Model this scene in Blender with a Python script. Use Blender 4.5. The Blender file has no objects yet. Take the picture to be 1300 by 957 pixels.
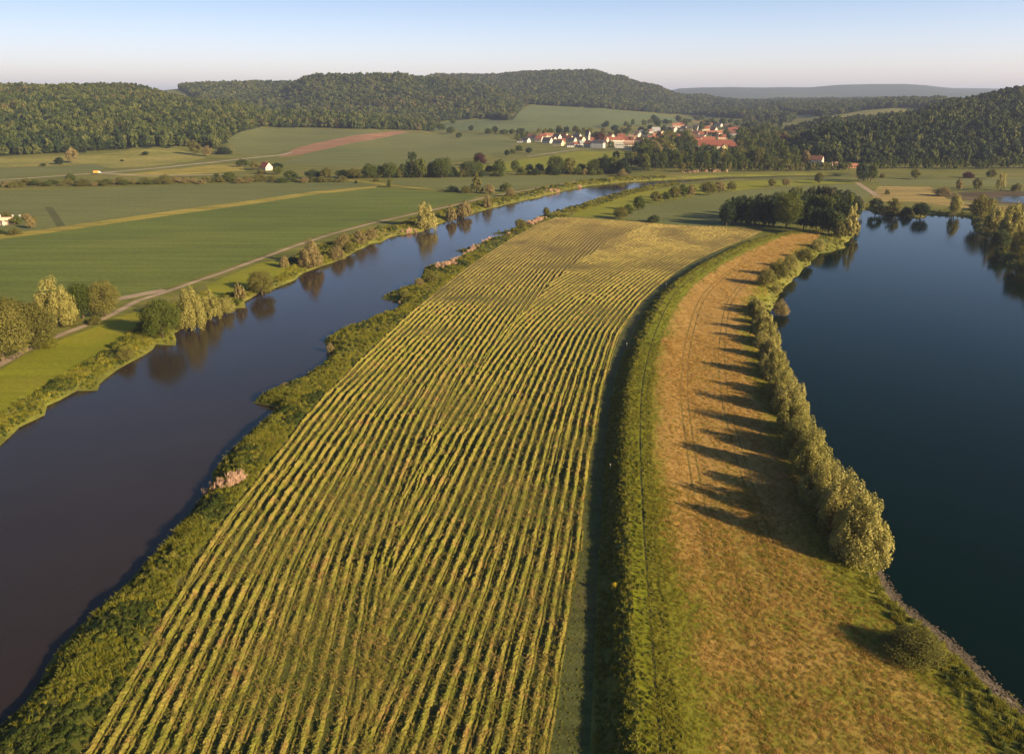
import bpy, math, random
import numpy as np
from mathutils import Vector
from mathutils.geometry import delaunay_2d_cdt

scene = bpy.context.scene
R = math.radians
H = 80.0            # camera height above the flood plain (metres)
PITCH = 17.1
F = 1011.0          # focal length in photo pixels (28 mm on a 36 mm sensor)

# ---------------------------------------------------------------- camera
cam_d = bpy.data.cameras.new("camera")
cam_d.sensor_width = 36.0
cam_d.lens = 28.0
cam_d.shift_y = -0.035
cam_d.clip_start = 1.0
cam_d.clip_end = 60000.0
cam = bpy.data.objects.new("camera", cam_d)
cam.location = (0, 0, H)
cam.rotation_euler = (R(90 - PITCH), 0, 0)
scene.collection.objects.link(cam)
scene.camera = cam

# ---------------------------------------------------------------- light
SUN_EL = 20.5
SH = Vector((-0.82, 0.57, 0)).normalized()      # direction shadows fall
sun_to = Vector((-SH.x * math.cos(R(SUN_EL)), -SH.y * math.cos(R(SUN_EL)), math.sin(R(SUN_EL))))
w = bpy.data.worlds.new("World")
scene.world = w
w.use_nodes = True
nt = w.node_tree
bg = nt.nodes["Background"]
sky = nt.nodes.new("ShaderNodeTexSky")
sky.sky_type = 'NISHITA'
sky.sun_disc = False
sky.sun_elevation = R(SUN_EL)
sky.sun_rotation = math.atan2(sun_to.x, sun_to.y)
sky.altitude = 150
sky.air_density = 1.0
sky.dust_density = 1.2
sky.ozone_density = 2.0
# paler and pinker towards the horizon, dimmed overhead to cut fill light and reflections
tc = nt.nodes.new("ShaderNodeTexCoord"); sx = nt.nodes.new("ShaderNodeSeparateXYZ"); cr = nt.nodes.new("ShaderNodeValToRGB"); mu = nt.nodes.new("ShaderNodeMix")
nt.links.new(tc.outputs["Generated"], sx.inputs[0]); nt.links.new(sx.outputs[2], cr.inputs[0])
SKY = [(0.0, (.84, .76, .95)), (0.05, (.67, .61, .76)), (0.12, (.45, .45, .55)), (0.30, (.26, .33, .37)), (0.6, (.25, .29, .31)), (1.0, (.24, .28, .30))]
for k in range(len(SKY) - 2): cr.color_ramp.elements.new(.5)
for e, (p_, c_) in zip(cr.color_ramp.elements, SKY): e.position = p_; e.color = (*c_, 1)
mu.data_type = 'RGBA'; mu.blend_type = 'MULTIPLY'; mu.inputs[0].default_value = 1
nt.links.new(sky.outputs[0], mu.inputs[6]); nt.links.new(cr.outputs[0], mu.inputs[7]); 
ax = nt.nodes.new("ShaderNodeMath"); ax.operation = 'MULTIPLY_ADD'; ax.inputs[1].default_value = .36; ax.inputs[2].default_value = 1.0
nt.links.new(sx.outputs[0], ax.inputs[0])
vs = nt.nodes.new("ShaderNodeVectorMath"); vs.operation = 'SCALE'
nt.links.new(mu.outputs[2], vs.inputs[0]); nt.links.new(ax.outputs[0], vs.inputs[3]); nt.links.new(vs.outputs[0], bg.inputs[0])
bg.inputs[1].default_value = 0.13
sun_d = bpy.data.lights.new("sun", 'SUN')
sun_d.energy = 5.0
sun_d.angle = R(0.5)
sun_d.color = (1.0, 0.75, 0.43)
sun = bpy.data.objects.new("sun", sun_d)
sun.rotation_euler = sun_to.to_track_quat('Z', 'Y').to_euler()
scene.collection.objects.link(sun)
scene.view_settings.view_transform = 'Standard'
scene.view_settings.look = 'None'
scene.view_settings.gamma = 1.0
scene.view_settings.exposure = 1.25
HAZE = 6.5e-5
scene.cycles.use_denoising = True
scene.cycles.max_bounces = 6
scene.cycles.diffuse_bounces = 2
scene.cycles.glossy_bounces = 3
scene.cycles.transmission_bounces = 3
scene.cycles.volume_bounces = 0
scene.cycles.transparent_max_bounces = 6
scene.cycles.sample_clamp_indirect = 4.0

# ---------------------------------------------------------------- helpers
rng = np.random.default_rng(7)
random.seed(7)
C = scene.collection
sp, cp = math.sin(R(PITCH)), math.cos(R(PITCH))

def ray(px, py):
    u = (px - 650.0) / F
    v = -(py - 433.0) / F
    return np.array([u, cp + v * sp, -sp + v * cp])

def U(px, py, z=0.0):
    """point of the photo -> point at height z"""
    d = ray(px, py)
    t = (z - H) / d[2]
    return np.array([d[0] * t, d[1] * t])

def pscale(X, Y, Z):
    """photo pixels per metre at a world point"""
    return F / (Y * cp + (H - Z) * sp)

def proj(X, Y, Z):
    dz = Z - H
    dep = Y * cp - dz * sp
    up = Y * sp + dz * cp
    return 650 + F * X / dep, 433 - F * up / dep

def sstep(a, b, x):
    t = np.clip((x - a) / (b - a), 0, 1)
    return t * t * (3 - 2 * t)

def densify(P, step, grow=0.0, closed=True, jit=0.0):
    P = [np.array(p[:2], float) for p in P]
    out = []
    n = len(P)
    for i in range(n if closed else n - 1):
        a, b = P[i], P[(i + 1) % n]
        s = step + grow * min(math.hypot(*a), math.hypot(*b))
        k = max(1, int(np.linalg.norm(b - a) / s))
        for j in range(k):
            p = a + (b - a) * j / k
            if jit and j:
                nrm = np.array([-(b - a)[1], (b - a)[0]]) / (np.linalg.norm(b - a) + 1e-9)
                p = p + nrm * rng.normal(0, jit) * min(s, 8)
            out.append(p)
    if not closed:
        out.append(P[-1])
    return np.array(out)

def inpoly(X, Y, P):
    X = np.asarray(X, float); Y = np.asarray(Y, float)
    ins = np.zeros(X.shape, bool)
    n = len(P)
    for i in range(n):
        x1, y1 = P[i][0], P[i][1]; x2, y2 = P[(i + 1) % n][0], P[(i + 1) % n][1]
        if y1 == y2: continue
        c = ((y1 > Y) != (y2 > Y)) & (X < (x2 - x1) * (Y - y1) / (y2 - y1) + x1)
        ins ^= c
    return ins

def segdist(X, Y, P, closed=True, signed=False):
    X = np.asarray(X, float); Y = np.asarray(Y, float)
    best = np.full(X.shape, 1e9); sg = np.ones(X.shape)
    n = len(P)
    for i in range(n if closed else n - 1):
        a = P[i]; b = P[(i + 1) % n]
        dx, dy = b[0] - a[0], b[1] - a[1]
        L = dx * dx + dy * dy + 1e-12
        t = np.clip(((X - a[0]) * dx + (Y - a[1]) * dy) / L, 0, 1)
        qx, qy = X - a[0] - t * dx, Y - a[1] - t * dy
        d = np.hypot(qx, qy)
        m = d < best
        best = np.where(m, d, best)
        if signed:
            sg = np.where(m, np.sign(qx * dy - qy * dx), sg)   # + on the right hand side
    return best * sg if signed else best

_perm = np.random.default_rng(3).random((256, 256))
def vnoise(X, Y):
    xi = np.floor(X).astype(int); yi = np.floor(Y).astype(int)
    fx = X - xi; fy = Y - yi
    fx = fx * fx * (3 - 2 * fx); fy = fy * fy * (3 - 2 * fy)
    g = lambda a, b: _perm[a % 256, b % 256]
    return (g(xi, yi) * (1 - fx) + g(xi + 1, yi) * fx) * (1 - fy) + (g(xi, yi + 1) * (1 - fx) + g(xi + 1, yi + 1) * fx) * fy
def fbm(X, Y, s, o=4):
    r = 0; a = 1.0; t = 0
    for i in range(o):
        r = r + a * vnoise(X / s + 17.3 * i, Y / s + 5.1 * i); t += a; a *= .5; s *= .5
    return r / t * 2 - 1

# ---------------------------------------------------------------- shape of the land
def zat(Y, py):        # height of the ground that shows at photo row py at forward distance Y
    return H - Y * math.tan(R(PITCH) + math.atan((py - 433.0) / F))
T_ = 14.0              # tree height allowance on wooded crests
COLS = [
 (-500, [(950,0),(1100,5),(1500,60),(1900,92),(2600,85),(4200,80)]),
 (0,    [(950,0),(1100,5),(1500,60),(1900,zat(1900,108)-T_),(2600,84),(4200,80)]),
 (150,  [(1000,0),(1180,7),(1500,50),(2000,zat(2000,108)-T_),(2600,84),(4200,90)]),
 (280,  [(1060,0),(1220,4.5),(1500,30),(1900,zat(1900,126)-T_),(2300,25),(3200,zat(3200,104)-T_),(4500,100)]),
 (350,  [(1150,1),(1600,19),(1900,zat(1900,138)-T_),(2250,15),(3200,zat(3200,104)-T_),(4500,100)]),
 (400,  [(1100,0),(1650,17),(1850,zat(1850,141)-T_),(2150,14),(2800,zat(2800,95)-T_),(3600,110),(4500,100)]),
 (440,  [(1100,0),(1650,17),(1850,zat(1850,143)-T_),(2150,14),(2800,zat(2800,93)-T_),(3600,110),(4500,100)]),
 (500,  [(1200,0),(1750,13),(1900,zat(1900,147)-T_),(2150,14),(2800,zat(2800,93)-T_),(3600,110),(4500,110)]),
 (560,  [(1300,0),(1900,7),(2200,16),(2850,zat(2850,97)-T_),(3400,105),(4100,zat(4100,95)-T_)]),
 (620,  [(1400,0),(2250,20),(2800,zat(2800,109)-T_),(3200,78),(4000,zat(4000,92)-T_),(5000,150)]),
 (665,  [(1500,0),(1800,6),(2700,50),(3100,80),(3900,zat(3900,90)-T_),(5000,150)]),
 (700,  [(1500,0),(1800,6),(2700,49),(3100,90),(3800,zat(3800,88.5)-T_),(5000,150)]),
 (750,  [(1600,1),(1800,6),(2700,44),(3100,88),(3800,zat(3800,88)-T_),(5000,150)]),
 (785,  [(1600,1),(1850,7),(2750,36),(3100,70),(3700,zat(3700,96)-T_),(5000,130)]),
 (820,  [(1650,1),(1900,7),(2800,28),(3100,50),(3700,zat(3700,106)-T_),(5000,100)]),
 (870,  [(1700,1),(2200,6),(2900,11),(3700,zat(3700,121)-T_),(5000,60),(7000,60),(9000,zat(9000,111)),(12000,150)]),
 (950,  [(1700,1),(2100,8),(2500,18),(3000,28),(3500,38),(4500,52),(6500,40),(9000,zat(9000,109.5)),(12000,150)]),
 (1005, [(1500,0),(2000,14),(2600,24),(3200,42),(4500,52),(6500,40),(9000,zat(9000,110.5)),(12000,150)]),
 (1060, [(985,0),(1080,19),(1150,zat(1150,156)-T_),(1320,14),(1700,22),(2100,26),(2600,36),(3300,48),(4500,55),(6500,40),(9000,zat(9000,107.5)),(12000,150)]),
 (1150, [(1000,0),(1120,24),(1250,zat(1250,148)-T_),(1500,22),(2000,40),(2500,54),(3500,zat(3500,125)-T_),(4500,55),(6500,50),(9000,zat(9000,106)),(12000,150)]),
 (1220, [(1005,0),(1150,28),(1250,40),(1500,zat(1500,127)-T_),(1900,58),(2800,60),(3500,zat(3500,126)-T_),(6500,50),(9000,zat(9000,113)),(12000,zat(12000,112.5))]),
 (1300, [(1010,0),(1150,30),(1250,46),(1550,zat(1550,112)-T_),(2500,72),(9000,130),(12000,zat(12000,113))]),
 (1800, [(1010,0),(1150,34),(1250,55),(1550,105),(2500,100),(9000,130),(12000,150)]),
]
_t = np.array([ (c[0] - 650) / F * cp + 0.0 for c in COLS])     # X/Y of each column at the horizon row
_t = np.array([(c[0] - 650) / (F / cp) for c in COLS])
_Yg = np.concatenate([np.arange(0, 5000, 25.0), np.arange(5000, 30001, 250.0)])
_tab = []
for c in COLS:
    Ys = [0, c[1][0][0]] + [p[0] for p in c[1][1:]] + [16000, 30000]
    Zs = [0, 0] + [p[1] for p in c[1][1:]] + [c[1][-1][1] * .5, 0]
    _tab.append(np.interp(_Yg, Ys, Zs))
_tab = np.array(_tab)
k_ = np.array([1, 2, 3, 2, 1.]) / 9
for i in range(len(_tab)):
    _tab[i] = np.convolve(np.pad(_tab[i], 2, mode='edge'), k_, 'valid')

def base_h(X, Y):
    X = np.asarray(X, float); Y = np.asarray(Y, float)
    Yc = np.maximum(Y, 1.0)
    t = np.clip(X / Yc, _t[0], _t[-1])
    i = np.clip(np.searchsorted(_t, t) - 1, 0, len(_t) - 2)
    f = (t - _t[i]) / (_t[i + 1] - _t[i]); f = f * f * (3 - 2 * f)
    # Y index (non uniform)
    j = np.clip(np.searchsorted(_Yg, Yc) - 1, 0, len(_Yg) - 2)
    g = np.clip((Yc - _Yg[j]) / (_Yg[j + 1] - _Yg[j]), 0, 1)
    z = (_tab[i, j] * (1 - g) + _tab[i, j + 1] * g) * (1 - f) + (_tab[i + 1, j] * (1 - g) + _tab[i + 1, j + 1] * g) * f
    amp = np.clip((z - 12) / 50, 0, 1) * np.clip(Yc / 2500, 0.5, 2.0)
    return z + amp * (fbm(X, Y, 420.0) * 6.0 + (1 - 2 * np.abs(fbm(X + Y * .3, Y * .6, 260.0, 3))) * 6.0 - 4.0)

RZ, LZ, PZ = -2.2, -1.5, -0.6
RIVER_L = [(0,566),(25,542),(57,527),(60,515),(76,508),(98,496),(124,496),(127,487),(162,462),(183,451),(198,437),(223,439),(221,423),(248,411),(275,399.5),(298,391),(312,391),(310,383),(329,372),(349,366),(376,355),(380,350),(398,342),(432,330),(472,309),(485,307.5),(498,300),(536,294),(561,283),(599,271),(650,258),(691,248.5),(728,240),(748,236),(792,231.5),(860,227.6),(920,224.6),(980,223.4),(1060,222)]
RIVER_R = [(1060,226),(980,227),(940,228.3),(880,231.5),(820,238),(800,243),(775,248.5),(736,261),(702,270),(688,276),(672,282),(656,290),(650,294),(622,297),(646,299),(618,306),(607,312),(600,315),(577,318.3),(592,322.5),(582,329),(572,333),(556,337.5),(538,342),(536,349),(531,362),(508,369),(482,379),(504,382.5),(506,388),(492,398),(460,410),(426,424),(410,434.6),(418,438.5),(420,450),(386,480),(360,492),(319.6,511),(350,517),(347,525),(321,548),(300,567),(279,588),(261.5,625),(212,686),(166,735),(123,775),(77,821),(50,866),(0,920)]
lo = [U(*p, RZ) for p in RIVER_L]; ro = [U(*p, RZ) for p in RIVER_R]
dL = (lo[0] - lo[3]); dL /= np.linalg.norm(dL)
dR = (ro[-1] - ro[-6]); dR /= np.linalg.norm(dR)
RIVER = [ro[-1] + dR * 160, lo[0] + dL * 200] + lo + ro
RIVER = densify(RIVER, 2.5, 0.012, jit=0.10)
LAKE_PX = [(1330,930),(1262,866),(1229,832),(1189,798),(1149,769),(1127,741),(1114,713),(1108,690),(1086,650),(1062,612),(1036,572),(1016,535),(998,497),(986,460),(980,430),(977,410),(979,393),(984,383),(995,365),(1014,350),(1020,340),(1029,331),(1040,322),(1062,317),(1078,306),(1084,292),(1086,278),(1094,268),(1100,265),(1108,269),(1126,273),(1145,274),(1172,276.5),(1176,272),(1200,273),(1226,274.5),(1231,278),(1240,295),(1258,300),(1262,315),(1275,335),(1300,352),(1350,378),(1500,470),(1640,700),(1640,930)]
LAKE = densify([U(*p, LZ) for p in LAKE_PX] + [(150, 40), (95, 62)], 2.5, 0.012, jit=0.12)
POND = densify([U(*p, PZ) for p in [(1244,252.5),(1270,250),(1300,249.5),(1400,250),(1420,258),(1340,259),(1300,258),(1262,256)]], 8)
CREST_PX = [(814,985),(812,957),(808,866),(803,740),(799,655),(798,560),(802,490),(815,436),(838,385),(852,365),(882,342),(922,320),(960,303),(985,294)]
CREST = [U(*p, 3.0) for p in CREST_PX]
d0 = CREST[0] - CREST[2]; d0 /= np.linalg.norm(d0)
CREST = [CREST[0] + d0 * 70] + CREST + [CREST[-1] + np.array([60, 22.0])]
CREST = densify(CREST, 4, 0.01, closed=False)
CREST_S = CREST.copy()
for _ in range(6):
    CREST_S[1:-1] = (CREST_S[:-2] + 2 * CREST_S[1:-1] + CREST_S[2:]) / 4
CREST = CREST_S

def bbox(P, m): return P[:, 0].min() - m, P[:, 0].max() + m, P[:, 1].min() - m, P[:, 1].max() + m
def near(X, Y, P, m):
    a, b, c, d = bbox(P, m)
    return (X > a) & (X < b) & (Y > c) & (Y < d)

def hfun(X, Y, full=False):
    X = np.atleast_1d(np.asarray(X, float)); Y = np.atleast_1d(np.asarray(Y, float))
    z = base_h(X, Y)
    z = z + 0.25 * fbm(X, Y, 40.0, 3) * (Y < 1500)
    m = (Y < 640) & (X > -20)
    if m.any():
        s = segdist(X[m], Y[m], CREST, closed=False, signed=True)
        ht = 2.6 * sstep(-5.5, 0, s) - 0.6 * sstep(1, 16, s)
        ht = ht * (1 - sstep(440, 600, Y[m])) * np.where((s > -7), 1, 0) * (1 - 0.6 * sstep(45, 90, s))
        z[m] += ht
    for P, lvl, wd, rise in ((RIVER, RZ, 6.0, 2.4), (LAKE, LZ, 9.0, 4.5), (POND, PZ, 12, 1.0)):
        P = np.asarray(P)
        m = near(X, Y, P, wd + 1)
        if m.any():
            d = segdist(X[m], Y[m], P)
            ins = inpoly(X[m], Y[m], P)
            cap = lvl + rise * (np.minimum(d / wd, 1) ** 0.8) + 0.02
            zz = np.where(d < wd, np.minimum(z[m], cap), z[m])
            z[m] = np.where(ins, lvl, zz)
            z[m] = np.where(d < 0.02, lvl, z[m])
    return z

def G(px, py):
    """photo point -> point on the land (first hit), ray marched"""
    d = ray(px, py)
    Ys = np.concatenate([np.arange(60, 900, 4.0), np.arange(900, 5000, 10.0), np.arange(5000, 16000, 60.0)])
    t = Ys / d[1]
    X = d[0] * t; Z = H + d[2] * t
    z = hfun(X, Ys)
    k = np.nonzero(Z <= z)[0]
    if not len(k):
        k = [len(Ys) - 1]
    k = k[0]
    if k > 0:
        a = Z[k - 1] - z[k - 1]; b = z[k] - Z[k]
        f = a / (a + b + 1e-9)
        Yq = Ys[k - 1] + (Ys[k] - Ys[k - 1]) * f
    else:
        Yq = Ys[0]
    tq = Yq / d[1]; Xq = d[0] * tq
    return np.array([Xq, Yq, hfun(Xq, Yq)[0]])

def GP(lst): return [G(*p)[:2] for p in lst]
# ---------------------------------------------------------------- materials
def new_mat(name):
    m = bpy.data.materials.new(name); m.use_nodes = True
    n = m.node_tree; b = n.nodes["Principled BSDF"]
    b.inputs["Roughness"].default_value = 0.9
    b.inputs["Specular IOR Level"].default_value = 0.15
    return m, n, b

def N(n, t, **kw):
    x = n.nodes.new(t)
    for k, v in kw.items(): setattr(x, k, v)
    return x

def noise(n, scale, detail=4.0, rough=0.55, vec=None, stretch=None, angle=0.0):
    t = N(n, "ShaderNodeTexNoise"); t.inputs["Scale"].default_value = scale
    t.inputs["Detail"].default_value = detail; t.inputs["Roughness"].default_value = rough
    co = N(n, "ShaderNodeTexCoord"); mp = N(n, "ShaderNodeMapping")
    mp.inputs["Rotation"].default_value = (0, 0, angle)
    if stretch: mp.inputs["Scale"].default_value = stretch
    n.links.new(co.outputs["Object"], mp.inputs[0]); n.links.new(mp.outputs[0], t.inputs[0])
    return t.outputs["Fac"]

def ramp(n, fac, stops):
    r = N(n, "ShaderNodeValToRGB")
    e = r.color_ramp.elements
    while len(e) < len(stops): e.new(0.5)
    for k, (p, c) in enumerate(stops):
        e[k].position = p; e[k].color = (*c, 1)
    n.links.new(fac, r.inputs[0])
    return r.outputs[0]

def mixc(n, fac, a, b, mode='MIX'):
    x = N(n, "ShaderNodeMix"); x.data_type = 'RGBA'; x.blend_type = mode
    for s, v in ((0, fac), (6, a), (7, b)):
        if hasattr(v, "links") or hasattr(v, "is_linked"): n.links.new(v, x.inputs[s])
        elif s == 0: x.inputs[0].default_value = v
        else: x.inputs[s].default_value = (*v, 1)
    return x.outputs[2]

def bump(n, b, h, strength, dist):
    x = N(n, "ShaderNodeBump"); x.inputs["Strength"].default_value = strength; x.inputs["Distance"].default_value = dist
    n.links.new(h, x.inputs["Height"]); n.links.new(x.outputs[0], b.inputs["Normal"])

def field_mat(name, cols, big=0.012, fine=0.6, angle=0.0, line_amt=0.35, line_scale=0.18, bump_s=0.5, bump_d=0.3, tram=None):
    """crop or grass: large soft patches, streaks along the working direction, fine mottling"""
    m, n, b = new_mat(name)
    c1, c2, c3 = cols
    base = ramp(n, noise(n, big, 5), [(0.3, c1), (0.5, c2), (0.72, c3)])
    st = noise(n, line_scale * .6, 3, 0.6, stretch=(0.06, 1, 1), angle=angle)
    st_c = ramp(n, st, [(0.3, (1 - line_amt,) * 3), (0.7, (1 + line_amt * .6,) * 3)])
    c = mixc(n, 1.0, base, st_c, 'MULTIPLY')
    fn = noise(n, fine, 6, 0.65)
    fc = ramp(n, fn, [(0.25, (0.7,) * 3), (0.75, (1.28,) * 3)])
    c = mixc(n, 1.0, c, fc, 'MULTIPLY')
    if tram:
        tram = 0.0125
        wv = N(n, "ShaderNodeTexWave"); wv.wave_type = 'BANDS'; wv.bands_direction = 'Y'
        wv.inputs["Scale"].default_value = tram; wv.inputs["Distortion"].default_value = 0.6; wv.inputs["Detail Scale"].default_value = 0.05
        co = N(n, "ShaderNodeTexCoord"); mp = N(n, "ShaderNodeMapping"); mp.inputs["Rotation"].default_value = (0, 0, angle)
        n.links.new(co.outputs["Object"], mp.inputs[0]); n.links.new(mp.outputs[0], wv.inputs[0])
        c = mixc(n, 1.0, c, ramp(n, wv.outputs["Fac"], [(0.0, (0.72,) * 3), (0.05, (1, 1, 1))]), 'MULTIPLY')
    n.links.new(c, b.inputs["Base Color"])
    bump(n, b, noise(n, fine * 1.3, 6, 0.7), bump_s, bump_d)
    return m

def water_mat(name, col, rough=0.06, bscale=0.35, bstr=0.05):
    m, n, b = new_mat(name)
    b.inputs["Roughness"].default_value = rough
    b.inputs["IOR"].default_value = 1.33
    b.inputs["Specular IOR Level"].default_value = 0.5
    nz = noise(n, 0.02, 4)
    n.links.new(ramp(n, nz, [(0.3, tuple(x * .85 for x in col)), (0.7, tuple(x * 1.12 for x in col))]), b.inputs["Base Color"])
    wp = noise(n, 0.018, 5, .6, stretch=(1, .35, 1))
    n.links.new(ramp(n, wp, [(0.42, (rough,) * 3), (0.62, (rough * 4.0,) * 3)]), b.inputs["Roughness"])
    bump(n, b, noise(n, bscale, 6, 0.65, stretch=(1, .5, 1)), bstr * 1.6, 0.4)
    return m

def flat_mat(name, col, rough=0.8, var=0.12, scale=0.8, metal=0.0):
    m, n, b = new_mat(name)
    b.inputs["Roughness"].default_value = rough; b.inputs["Metallic"].default_value = metal
    n.links.new(ramp(n, noise(n, scale, 4), [(0.25, tuple(x * (1 - var) for x in col)), (0.75, tuple(min(1, x * (1 + var)) for x in col))]), b.inputs["Base Color"])
    return m

def leaf_mat(name, c1, c2, c3, transl=0.22, rnd=0.6, nscale=1.2):
    m, n, b = new_mat(name)
    b.inputs["Roughness"].default_value = 0.65; b.inputs["Specular IOR Level"].default_value = 0.12
    oi = N(n, "ShaderNodeObjectInfo")
    nz = noise(n, nscale, 3)
    mm = N(n, "ShaderNodeMix"); mm.data_type = 'FLOAT'; mm.inputs[0].default_value = rnd
    n.links.new(nz, mm.inputs[2]); n.links.new(oi.outputs["Random"], mm.inputs[3])
    c = ramp(n, mm.outputs[0], [(0.12, c1), (0.5, c2), (0.88, c3)])
    n.links.new(c, b.inputs["Base Color"])
    tr = N(n, "ShaderNodeBsdfTranslucent"); n.links.new(c, tr.inputs[0])
    mx = N(n, "ShaderNodeMixShader"); mx.inputs[0].default_value = transl
    out = [x for x in n.nodes if x.type == 'OUTPUT_MATERIAL'][0]
    n.links.new(b.outputs[0], mx.inputs[1]); n.links.new(tr.outputs[0], mx.inputs[2]); n.links.new(mx.outputs[0], out.inputs[0])
    return m

M = {}
aD = R(-12)
M['ground'] = field_mat('grassland', [(.095,.105,.018),(.125,.13,.024),(.17,.15,.04)], 0.02, 0.35)
M['forest_floor'] = field_mat('woodland floor', [(.018,.028,.008),(.026,.036,.012),(.035,.04,.015)], 0.02, 0.2)
M['crop'] = field_mat('young wheat', [(.076,.106,.018),(.098,.128,.023),(.124,.145,.028)], 0.008, 0.5, R(-62), .24, .3, .3, .2)
M['crop2'] = field_mat('young barley', [(.100,.118,.036),(.118,.132,.042),(.138,.146,.046)], 0.006, 0.4, R(-64), .22, .3, .3, .2)
M['crop_far'] = field_mat('hillside wheat', [(.092,.122,.045),(.108,.136,.05),(.128,.15,.056)], 0.004, 0.1, R(30), .14, .03, .2, .3)
M['yellow_strip'] = field_mat('dry grass strip', [(.19,.18,.03),(.26,.22,.04),(.32,.25,.06)], 0.05, 0.5)
M['ploughed'] = field_mat('ploughed soil', [(.21,.12,.07),(.26,.145,.085),(.30,.17,.10)], 0.02, 0.3)
M['grass_lit'] = field_mat('mown grass', [(.135,.155,.008),(.17,.18,.010),(.21,.20,.018)], 0.03, 0.8, R(-58), .18, .25)
M['hill_meadow'] = field_mat('hill meadow', [(.14,.155,.03),(.20,.19,.045),(.25,.22,.06)], 0.012, 0.15)
M['path'] = field_mat('gravel track', [(.24,.18,.13),(.30,.23,.17),(.36,.28,.20)], 0.05, 1.2)
M['road'] = field_mat('pale road', [(.30,.25,.21),(.34,.29,.24),(.38,.32,.27)], 0.05, 1.2)
M['stubble'] = field_mat('mown stubble', [(.06,.072,.014),(.085,.088,.02),(.14,.10,.03)], 0.06, 1.6, R(-76), .25, .5, .7, .3)
M['track_grass'] = field_mat('pressed grass', [(.055,.075,.022),(.075,.085,.028),(.10,.09,.035)], 0.05, 1.5, R(-84), .3, .9, .6, .2)
M['golden'] = field_mat('dry meadow', [(.20,.16,.05),(.26,.20,.065),(.30,.23,.08)], 0.02, 0.3)
M['river'] = water_mat('river water', (.026,.019,.017), 0.05, 0.5, 0.07)
M['lake'] = water_mat('lake water', (.0004,.0065,.0045), 0.03, 0.35, 0.05)
for n_ in M['lake'].node_tree.nodes:
    if n_.type == 'BSDF_PRINCIPLED': n_.inputs['IOR'].default_value = 1.20; n_.inputs['Specular IOR Level'].default_value = 0.3
M['pond'] = water_mat('pond water', (.03,.032,.025), 0.10, 0.3, 0.10)
M['stone'] = field_mat('shore stones', [(.06,.05,.035),(.10,.08,.06),(.17,.14,.105)], 0.3, 2.5, 0, .2, .5, .9, .4)
M['track_dry'] = field_mat('worn grass track', [(.12,.095,.03),(.17,.13,.04),(.22,.16,.05)], 0.2, 1.5)
M['wheel'] = field_mat('deep wheel track', [(.03,.04,.012),(.05,.055,.015),(.08,.07,.02)], 0.2, 1.5)
M['bark'] = flat_mat('bark', (.10,.075,.05), 0.9, .3, 2)
M['willow'] = leaf_mat('willow leaves', (.20,.195,.05), (.30,.275,.08), (.42,.37,.14), .38, .35)
M['willow_brown'] = leaf_mat('dry willow leaves', (.16,.13,.05), (.205,.165,.065), (.25,.20,.085), .2, .35)
M['green'] = leaf_mat('broadleaf leaves', (.045,.064,.010), (.07,.090,.014), (.11,.122,.022), .25, .5)
M['olive'] = leaf_mat('olive leaves', (.085,.085,.018), (.125,.12,.026), (.17,.155,.04), .22, .45)
M['dark'] = leaf_mat('dark leaves', (.012,.03,.010), (.02,.042,.013), (.034,.058,.018), .18, .5)
M['conifer'] = leaf_mat('conifer needles', (.022,.036,.012), (.038,.05,.016), (.075,.065,.028), .1, .6)
M['copper'] = leaf_mat('copper beech leaves', (.04,.015,.016), (.06,.022,.02), (.085,.035,.028), .1, .3)
M['forest'] = leaf_mat('woodland leaves', (.035,.046,.012), (.06,.07,.018), (.105,.10,.030), .2, .75, .4)
M['herb'] = leaf_mat('herb leaves', (.10,.115,.012), (.145,.15,.018), (.21,.19,.035), .25, .6, 3)
M['grass_dry'] = leaf_mat('dry grass blades', (.30,.19,.045), (.40,.25,.068), (.50,.33,.10), .25, .7, 3)
M['grass_green'] = leaf_mat('green grass blades', (.15,.155,.012), (.21,.20,.02), (.28,.25,.035), .25, .7, 3)
M['reed'] = leaf_mat('dead reed', (.42,.27,.19), (.52,.34,.24), (.58,.41,.30), .2, .5, 3)
M['yellow_bush'] = leaf_mat('yellow blossom', (.40,.30,.02), (.50,.38,.03), (.55,.42,.05), .2, .2, 3)
M['hay'] = None
def blend_mat(name, drys, greens, scale=0.5, b=0.8):
    m, n, bs = new_mat(name)
    at = N(n, "ShaderNodeAttribute"); at.attribute_name = "green"
    nz = noise(n, 0.12, 5)
    ad = N(n, "ShaderNodeMath"); ad.operation = 'MULTIPLY_ADD'; ad.inputs[1].default_value = 1.1; 
    n.links.new(nz, ad.inputs[0]); n.links.new(at.outputs["Fac"], ad.inputs[2])
    sb = N(n, "ShaderNodeMapRange"); sb.inputs[1].default_value = 0.75; sb.inputs[2].default_value = 1.15
    n.links.new(ad.outputs[0], sb.inputs[0])
    fine = noise(n, 1.1, 6, 0.7)
    dc = ramp(n, fine, [(0.3, drys[0]), (0.5, drys[1]), (0.7, drys[2])])
    gc = ramp(n, fine, [(0.3, greens[0]), (0.5, greens[1]), (0.7, greens[2])])
    c = mixc(n, sb.outputs[0], dc, gc)
    st = ramp(n, noise(n, 0.5, 3, 0.6, stretch=(1, 0.05, 1), angle=R(12)), [(0.3, (.8,) * 3), (0.7, (1.15,) * 3)])
    c = mixc(n, 1.0, c, st, 'MULTIPLY')
    n.links.new(c, bs.inputs["Base Color"])
    bump(n, bs, noise(n, 1.6, 6, 0.75), b, 0.35)
    return m
M['marsh'] = field_mat('reedy marsh', [(.05,.042,.02),(.08,.06,.03),(.12,.08,.045)], 0.03, 0.4)
M['meadow'] = blend_mat('dry hay meadow', [(.26,.165,.045),(.35,.22,.065),(.44,.28,.09)], [(.12,.13,.012),(.165,.165,.016),(.22,.20,.025)])

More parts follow.
